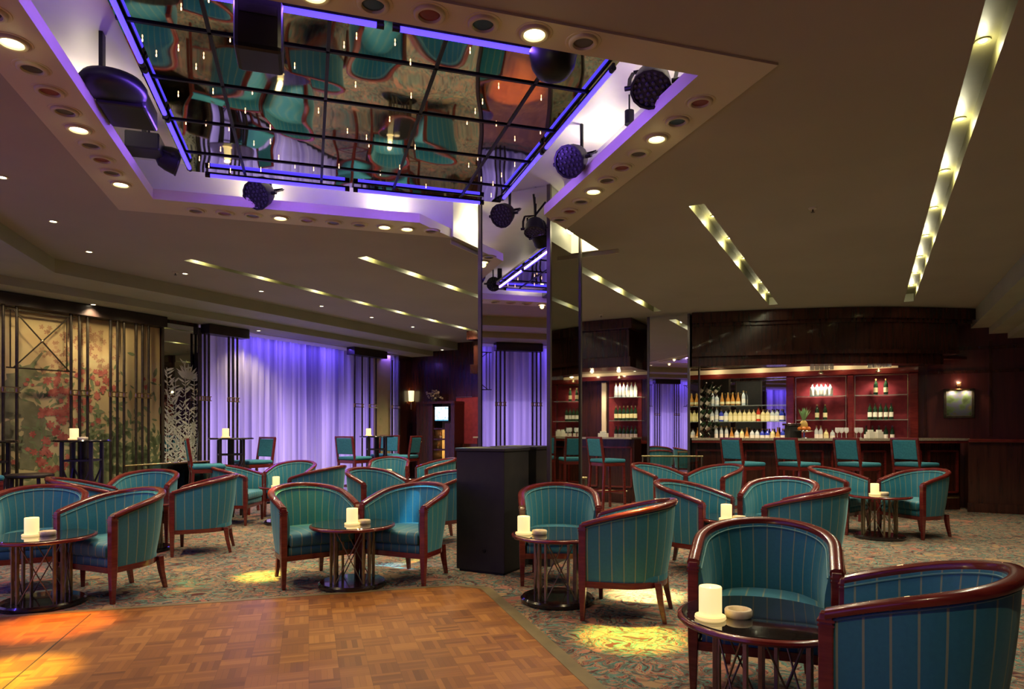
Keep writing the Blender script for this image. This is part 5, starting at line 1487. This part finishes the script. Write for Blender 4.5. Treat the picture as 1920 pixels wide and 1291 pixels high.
row('CCCCCC', px6, 1.85, UW - 0.13, 'on left wing top shelf', 'bottles on the top shelf of the left bar wing')
row('GGGGGG', px6, 1.42, UW - 0.13, 'on left wing middle shelf', 'bottles on the middle shelf of the left bar wing')
row('gggggg', px6, 1.05, UW - 0.13, 'at left wing niche foot', 'bottles at the foot of the left bar wing niche')

# niche lamps, bar downlights
def niche_lamp(px, u, z, lb, e=9):
    P = FB(u - 0.24, bv(px, u - 0.24), z); root = empty('niche_lamp', P, ROT_B, lb, 'lamp', 'lamps above the bottle niches')
    mb = MB(); mb.lathe([(0.012, 0.03), (0.018, 0.02), (0.045, -0.02), (0.042, -0.02), (1e-4, 0.01)], n=16); mb.build('shade', M_bronze, root, smooth=50)
    mb = MB(); mb.lathe([(1e-4, -0.012), (0.03, -0.016), (0.034, -0.010), (1e-4, -.002)], n=14); mb.build('lamp_glass', M_lit, root, smooth=50)
    mb = MB(); mb.bar((0, 0, 0.02), (0, 0.22, 0.05), 0.014); mb.build('arm', M_bronze, root)
    lamp('niche_light', 'SPOT', (0, 0, -0.03), e, (1.0, 0.80, 0.62), parent=root, size=0.02, angle=radians(125), blend=0.8)
niche_lamp(1539, UBK, 2.235, 'small hooded lamp above the left bottle niche', 50)
niche_lamp(1647, UBK, 2.235, 'small hooded lamp above the right bottle niche', 22)
niche_lamp(1161, UW, 2.215, 'small hooded lamp above the niche of the left bar wing', 14)
for i, px in enumerate((1345, 1403, 1470, 1602, 1667)):
    P = FB(11.9 if i < 3 else 12.1, bv(px, 11.9 if i < 3 else 12.1), 2.3795); down(P, 'tiny downlight under the bar canopy, %s from the left' % ordn[i], 0.55, (1.0, 0.85, 0.6), 120)
for i, px in enumerate((1110, 1190)):
    P = FB(11.6, bv(px, 11.6), 2.2995); down(P, 'tiny downlight under the left wing canopy, %s from the left' % ordn[i], 0.2, (1.0, 0.85, 0.6), 120)
# shelf wash for the mirror section
for px in (1360, 1400, 1440): 
    P = FB(UBK - 0.42, bv(px, UBK - .42), 2.18); lamp('shelf_light', 'SPOT', P, 7, (1.0, 0.92, 0.66), size=0.03, angle=radians(120), blend=0.8, aim=FB(UBK - .2, bv(px, UBK), 1.3))
P = FB(UBK - 0.3, bv(1480, UBK - .3), 2.30)
for px in (1340, 1420, 1500, 1580, 1650): lamp('cornice_light', 'POINT', FB(UBK - 0.30, bv(px, UBK - .3), 2.33), 2.2, (1.0, 0.80, 0.48), size=0.03)
for px in (1110, 1160): lamp('cornice_light', 'POINT', FB(UW - 0.30, bv(px, UW - .3), 2.27), 1.6, (1.0, 0.80, 0.48), size=0.03)

# glasses: on the counter and hanging from the bar ceiling
def make_glass():
    root = empty('stem_glass', label='x', cat='glass')
    mb = MB(); mb.lathe([(1e-4, 0.075), (0.022, 0.085), (0.034, 0.11), (0.033, 0.15), (0.030, 0.165), (0.028, 0.165), (0.031, 0.15), (0.032, 0.11), (1e-4, 0.08)], n=14); mb.build('bowl', M_gclear, root, smooth=60)
    mb = MB(); mb.lathe([(1e-4, 0), (0.030, 0.0), (0.028, 0.003), (0.004, 0.008), (0.0035, 0.078), (1e-4, 0.079)], n=12); mb.build('stem', M_gclear, root, smooth=60)
    return root
GL0 = make_glass(); ng = 0
def glass(P, lb, grp, up=True):
    global ng
    c = GL0 if ng == 0 else copy_thing(GL0, P); c.location = P; c.rotation_euler = (0, 0, 0) if up else (pi, 0, 0); c['label'] = lb; c['group'] = grp; ng += 1
def on_counter(px, back=0.30, z=1.12):
    # point on the bowed counter seen at image column px
    k = (px - 960) / 1255; best = min(range(len(ARC)), key=lambda i: abs((ARC[i] + AN[i] * (CW - back)).x / (ARC[i] + AN[i] * (CW - back)).y - k))
    P = ARC[best] + AN[best] * (CW - back); return Vector((k * P.y, P.y, z))
for i, px in enumerate((1570, 1578, 1587, 1606, 1614)):
    glass(on_counter(px), 'stemmed glass standing on the bar counter, %s from the left' % ordn[i], 'glasses standing on the bar counter')
for g, (cx, nm) in enumerate(((1541, 'left'), (1649, 'right'))):
    for i in range(5):
        u = 11.75; glass(FB(u, bv(cx - 18 + 9 * i, u), 2.372), 'upside-down glass hanging over the bar, %s rack, %s from the left' % (nm, ordn[i]), 'glasses hanging in the %s bar rack' % nm, False)
# fruit stand with pineapple
P = on_counter(1508, 0.25)
root = empty('fruit_stand', P, 0, 'footed tray on the bar counter left of the niches', 'tray')
mb = MB(); mb.lathe([(1e-4, 0), (0.07, 0), (0.065, 0.01), (0.015, 0.02), (0.012, 0.09), (0.10, 0.10), (0.15, 0.115), (0.148, 0.12), (1e-4, 0.108)], n=28); mb.build('tray', M_chrome, root, smooth=40)
fr_ = [(0.0, 0.0), (-.07, 0.02), (.07, 0.01), (-.03, -.06), (.04, -.06)]
for i, (dx, dy) in enumerate(fr_[1:]):
    mb = MB(); mb.sphere((0, 0, 0), 0.034, 16, 10); o = mb.build('orange', (M_orange := MATS.get('orange peel') or pb('orange peel', (0.75, 0.22, 0.03), 0.5)), loc=P + Vector((dx, dy, 0.146)), smooth=60)
    tag(o, 'orange on the footed tray on the bar, %s' % ('left of the pineapple', 'right of the pineapple', 'front left', 'front right')[i], 'fruit', 'oranges on the tray')
root = empty('pineapple', P + Vector((0, 0.02, 0.110)), 0, 'pineapple with pale spiky leaves on the tray on the bar', 'fruit')
mb = MB(); mb.sphere((0, 0, 0.065), 0.045, 14, 10, sc=(1, 1, 1.4)); mb.build('body', pb('pineapple skin', (0.55, 0.35, 0.08), 0.6), root, smooth=60)
mb = MB(); rnd = random.Random(3)
for k in range(22):
    a = rnd.uniform(0, 6.28); r = rnd.uniform(.02, .09); h = rnd.uniform(.08, .17); b_ = Vector((0.01 * cos(a), 0.01 * sin(a), 0.12)); t = Vector((r * cos(a), r * sin(a), 0.12 + h)); n_ = Vector((-sin(a), cos(a), 0)) * 0.012
    m_ = b_.lerp(t, 0.5) + Vector((0, 0, 0.01)); mb.add([b_ - n_ * .6, b_ + n_ * .6, m_ + n_, t, m_ - n_], [(0, 1, 2, 3, 4)])
root.scale = (1.35, 1.35, 1.35)
mb.build('leaf_crown', pb('pineapple leaves', (0.25, 0.42, 0.18), 0.6), root)
for px, w_, h_, lb in ((1487, 0.20, 0.26, 'pale steel coffee machine top beside the fruit tray on the bar'),):
    P = on_counter(px, 0.30); root = empty('coffee_machine', P, 0.1, lb, 'coffee machine')
    mb = MB(); mb.box((0, 0.0, 0.10), (0.20, 0.16, 0.20)); mb.build('body', M_black, root, bevel=0.01)
    mb = MB(); mb.box((0, 0.0, 0.215), (0.26, 0.20, 0.03)); mb.build('cup_tray', M_chrome, root, bevel=0.005)
for px, lb in ((1632, 'cream card holder on the bar counter before the right niche'), (1648, 'cream napkin box on the bar counter before the right niche')):
    P = on_counter(px, 0.28); mb = MB(); mb.box((0, 0, 0.05), (0.11, 0.07, 0.10)); mb.box((0, 0, 0.115), (0.08, 0.04, 0.03)); tag(mb.build('napkin_box', M_label, loc=P, rz=0.3, bevel=0.004), lb, 'box')
P = FB(11.05, bv(1131, 11.05), 1.12); mb = MB(); mb.box((0, 0, 0.035), (0.16, 0.10, 0.07)); mb.box((0, 0, 0.085), (0.10, 0.06, 0.03)); tag(mb.build('napkin_box', M_label, loc=P, rz=ROT_B, bevel=0.004), 'cream napkin box on the counter of the left bar wing', 'box')

# picture with its lamp on the right wall part
PU = UBK
z0, z1 = 1.44, 1.91; va, vb = bv(1769, PU), bv(1827, PU)
root = empty('framed_painting', FB(PU, (va + vb) / 2, (z0 + z1) / 2), ROT_B, 'small framed landscape painting lit from above on the dark right wall', 'painting')
W_, H_ = vb - va, z1 - z0
mb = MB()
for s in (-1, 1): mb.box((s * (W_ / 2 - .02), -0.02, 0), (0.04, 0.04, H_)); mb.box((0, -0.02, s * (H_ / 2 - .02)), (W_, 0.04, 0.04))
mb.build('frame', M_dbronze, root, bevel=0.005)
def painting():
    m, N, L, b = nmat('oil painting canvas'); b.inputs['Specular IOR Level'].default_value = 0.1; tc = N.new('ShaderNodeTexCoord'); ns = N.new('ShaderNodeTexNoise'); ns.inputs['Scale'].default_value = 7; ns.inputs['Detail'].default_value = 5
    L.new(tc.outputs['Object'], ns.inputs['Vector']); r = N.new('ShaderNodeValToRGB'); c = r.color_ramp; c.elements[0].position = .35; c.elements[0].color = (.02, .025, .012, 1); c.elements[1].position = .7; c.elements[1].color = (.14, .10, .035, 1)
    for p, k in ((.47, (.05, .07, .03, 1)), (.53, (.05, .05, .09, 1)), (.6, (.07, .06, .025, 1))): e = c.elements.new(p); e.color = k
    L.new(ns.outputs['Color'], r.inputs[0]); L.new(r.outputs[0], b.inputs['Base Color']); b.inputs['Roughness'].default_value = .9; return m
mb = MB(); mb.box((0, -0.012, 0), (W_ - .07, 0.008, H_ - .07)); mb.build('canvas', painting(), root)
mb = MB(); mb.cyl((-0.13, -0.10, H_ / 2 - 0.02), (0.13, -0.10, H_ / 2 - 0.02), 0.016, n=12); mb.build('lamp_tube', M_brass, root, smooth=40)
mb = MB(); mb.bar((0, 0, H_ / 2 + 0.06), (0, -0.10, H_ / 2 - 0.01), 0.012); mb.box((0, -0.01, H_ / 2 + 0.07), (0.06, 0.02, 0.07)); mb.build('lamp_bracket', M_brass, root)
P = FB(PU - 0.11, (va + vb) / 2, z1 - 0.045)
for s in (-0.09, 0.09): lamp('picture_light', 'SPOT', P + B2 * s + B1 * 0.03, 6.0, (1.0, 0.82, 0.5), size=0.02, angle=radians(150), blend=0.6, aim=P + B2 * s + B1 * 0.11 - Vector((0, 0, 0.10)))
lamp('picture_glow', 'POINT', P + Vector((0, 0, 0.16)), 1.0, (1.0, 0.45, 0.3), size=0.02)
# mouldings on the dark right wall
mb = MB(); vr = (bv(1740, UBK), 2.98)
for z in (2.18, 2.55): mb.box(((vr[0] + vr[1]) / 2, -0.012, z), (vr[1] - vr[0], 0.024, 0.05))
for v in (bv(1735, UBK), bv(1857, UBK)): mb.box((v, -0.012, 1.9), (0.04, 0.024, 1.5))
o = mb.build('trim_11', M_dwood, loc=FB(UBK, 0, 0), rz=ROT_B); tag(o, kind='structure')

# ================================================================== BACK LEFT: CABINET WITH SCREEN
UC = UB2
root = empty('media_cabinet', FB(UC, bv(800, UC), 0), ROT_B, 'dark mahogany cabinet with a glowing screen and amber lit shelves beyond the curtain', 'cabinet')
def cb(name, px0, px1, z0, z1, d0, d1, mat): return bwall(name, px0, px1, z0, z1, d0, d1, mat, u=UC, parent=root)
cb('side_panel', 781, 811, 0.0, 1.83, 0.0, 0.40, M_dwood); cb('side_panel', 845, 852, 0.0, 1.83, 0.0, 0.40, M_dwood)
cb('top_board', 781, 852, 1.79, 1.84, 0.0, 0.42, M_dwood); cb('back_panel', 811, 845, 0.0, 1.79, 0.0, 0.04, M_paleglow)
cb('side_panel', 834, 845, 0.0, 1.38, 0.0, 0.38, M_dwood)
for z in (0.62, 0.84, 1.06, 1.28): cb('shelf', 811, 835, z - .03, z, 0.04, 0.38, M_dwood)
root2 = empty('television', FB(UC - 0.38, bv(828, UC - .38), 1.58), ROT_B, 'small bright television screen on top of the amber lit shelves', 'television')
mb = MB(); mb.box((0, 0.03, 0), (0.37, 0.06, 0.33)); mb.build('casing', M_blackmetal, root2, bevel=0.006)
def screen_mat():
    m, N, L, b = nmat('lit television picture'); tc = N.new('ShaderNodeTexCoord'); sp = N.new('ShaderNodeSeparateXYZ'); L.new(tc.outputs['Object'], sp.inputs[0])
    ns = N.new('ShaderNodeTexNoise'); ns.inputs['Scale'].default_value = 14; L.new(tc.outputs['Object'], ns.inputs['Vector'])
    r = N.new('ShaderNodeValToRGB'); r.color_ramp.elements[0].position = .33; r.color_ramp.elements[0].color = (.25, .5, .65, 1); r.color_ramp.elements[1].position = .45; r.color_ramp.elements[1].color = (.92, 1, 1, 1); L.new(ns.outputs['Fac'], r.inputs[0])
    r2 = N.new('ShaderNodeValToRGB'); r2.color_ramp.elements[0].position = .0; r2.color_ramp.elements[0].color = (.05, .4, .6, 1); r2.color_ramp.elements[1].position = .05; r2.color_ramp.elements[1].color = (1, 1, 1, 1)
    mr = N.new('ShaderNodeMapRange'); mr.inputs[1].default_value = -.14; mr.inputs[2].default_value = .5; L.new(sp.outputs[2], mr.inputs[0]); L.new(mr.outputs[0], r2.inputs[0])
    mx = N.new('ShaderNodeMix'); mx.data_type = 'RGBA'; mx.blend_type = 'MULTIPLY'; mx.inputs[0].default_value = 1; L.new(r.outputs[0], mx.inputs[6]); L.new(r2.outputs[0], mx.inputs[7])
    L.new(mx.outputs[2], b.inputs['Emission Color']); b.inputs['Emission Strength'].default_value = 1.3; b.inputs['Base Color'].default_value = (.02, .02, .02, 1); return m
mb = MB(); mb.box((0, -0.002, 0.0), (0.33, 0.006, 0.29)); mb.build('lit_picture', screen_mat(), root2)
for z in (0.95, 1.17, 0.73): lamp('shelf_light', 'POINT', FB(UC - 0.15, bv(823, UC - .15), z), 3.0, (1.0, 0.55, 0.15), size=0.02)
for i, (z, px, lb) in enumerate(((1.06, 827, 'small amber decanter on the upper lit cabinet shelf'), (0.84, 820, 'small amber decanter on the lower lit cabinet shelf'))):
    bottle('a', FB(UC - 0.2, bv(px, UC - .2), z), lb, 'decanters on the lit cabinet shelves', sc=0.6)
# wall sconce
P = FB(UC - 0.10, bv(771, UC - .1), 1.98)
root = empty('wall_sconce', P, ROT_B, 'bright cream wall sconce between curtain and cabinet', 'wall lamp')
mb = MB(); mb.lathe([(0.05, -0.11), (0.055, -0.10), (0.065, 0.11), (0.062, 0.12)], n=20); mb.build('lamp_shade', pb('cream lit shade', (.9, .8, .5), .6, emit=(1.0, .80, .40), es=1.6), root, smooth=50)
mb = MB(); mb.bar((0, 0.10, -0.10), (0, 0.0, -0.12), 0.015); mb.lathe([(1e-4, -.30), (.015, -.28), (.02, -.2), (.012, -.12), (1e-4, -.11)], n=12); mb.build('brass_arm', M_brass, root, smooth=40)
lamp('sconce_light', 'POINT', (0, -0.02, 0.0), 1.2, (1.0, 0.6, 0.35), parent=root, size=0.05)
# dried flowers on the cabinet
root = empty('dried_arrangement', FB(UC - 0.22, bv(815, UC - .22), 1.84), ROT_B, 'dusty dried flower arrangement on top of the media cabinet', 'dried flowers')
mb = MB(); mb.lathe([(1e-4, 0), (.05, 0), (.07, .05), (.05, .09), (1e-4, .09)], n=14); mb.build('pot', M_dbronze, root, smooth=50)
mb = MB(); rnd = random.Random(2)
for k in range(60):
    a, r, h = rnd.uniform(0, 6.28), rnd.uniform(0, .2), rnd.uniform(.08, .26); mb.sphere((r * cos(a), r * sin(a) * .5, h * (1 - r)), rnd.uniform(.012, .028), 6, 4)
tag(mb.build('dried_blooms', noisy('dried petals', (.22, .15, .09), (.3, .2, .12), 10, .9), root), kind='stuff')
# claret lit panel left of the column
root = empty('claret_panel', FB(UC, bv(878, UC), 0), ROT_B, 'claret wall panel with a thin brass top edge left of the mirrored column', 'wall panel')
bwall('cloth_face', 855, 912, 0.95, 1.93, 0.0, 0.03, M_rcloth, u=UC, parent=root); bwall('brass_edge', 855, 885, 1.93, 1.94, 0.0, 0.04, M_brass, u=UC, parent=root); bwall('dado', 850, 912, 0.0, 0.95, 0.0, 0.08, M_dwood, u=UC, parent=root)
P = FB(UC - 0.5, bv(880, UC - .5), 2.28); lamp('panel_light', 'SPOT', P, 3.5, (1.0, 0.35, 0.25), size=0.03, angle=radians(80), blend=0.9, aim=FB(UC, bv(882, UC), 1.45))
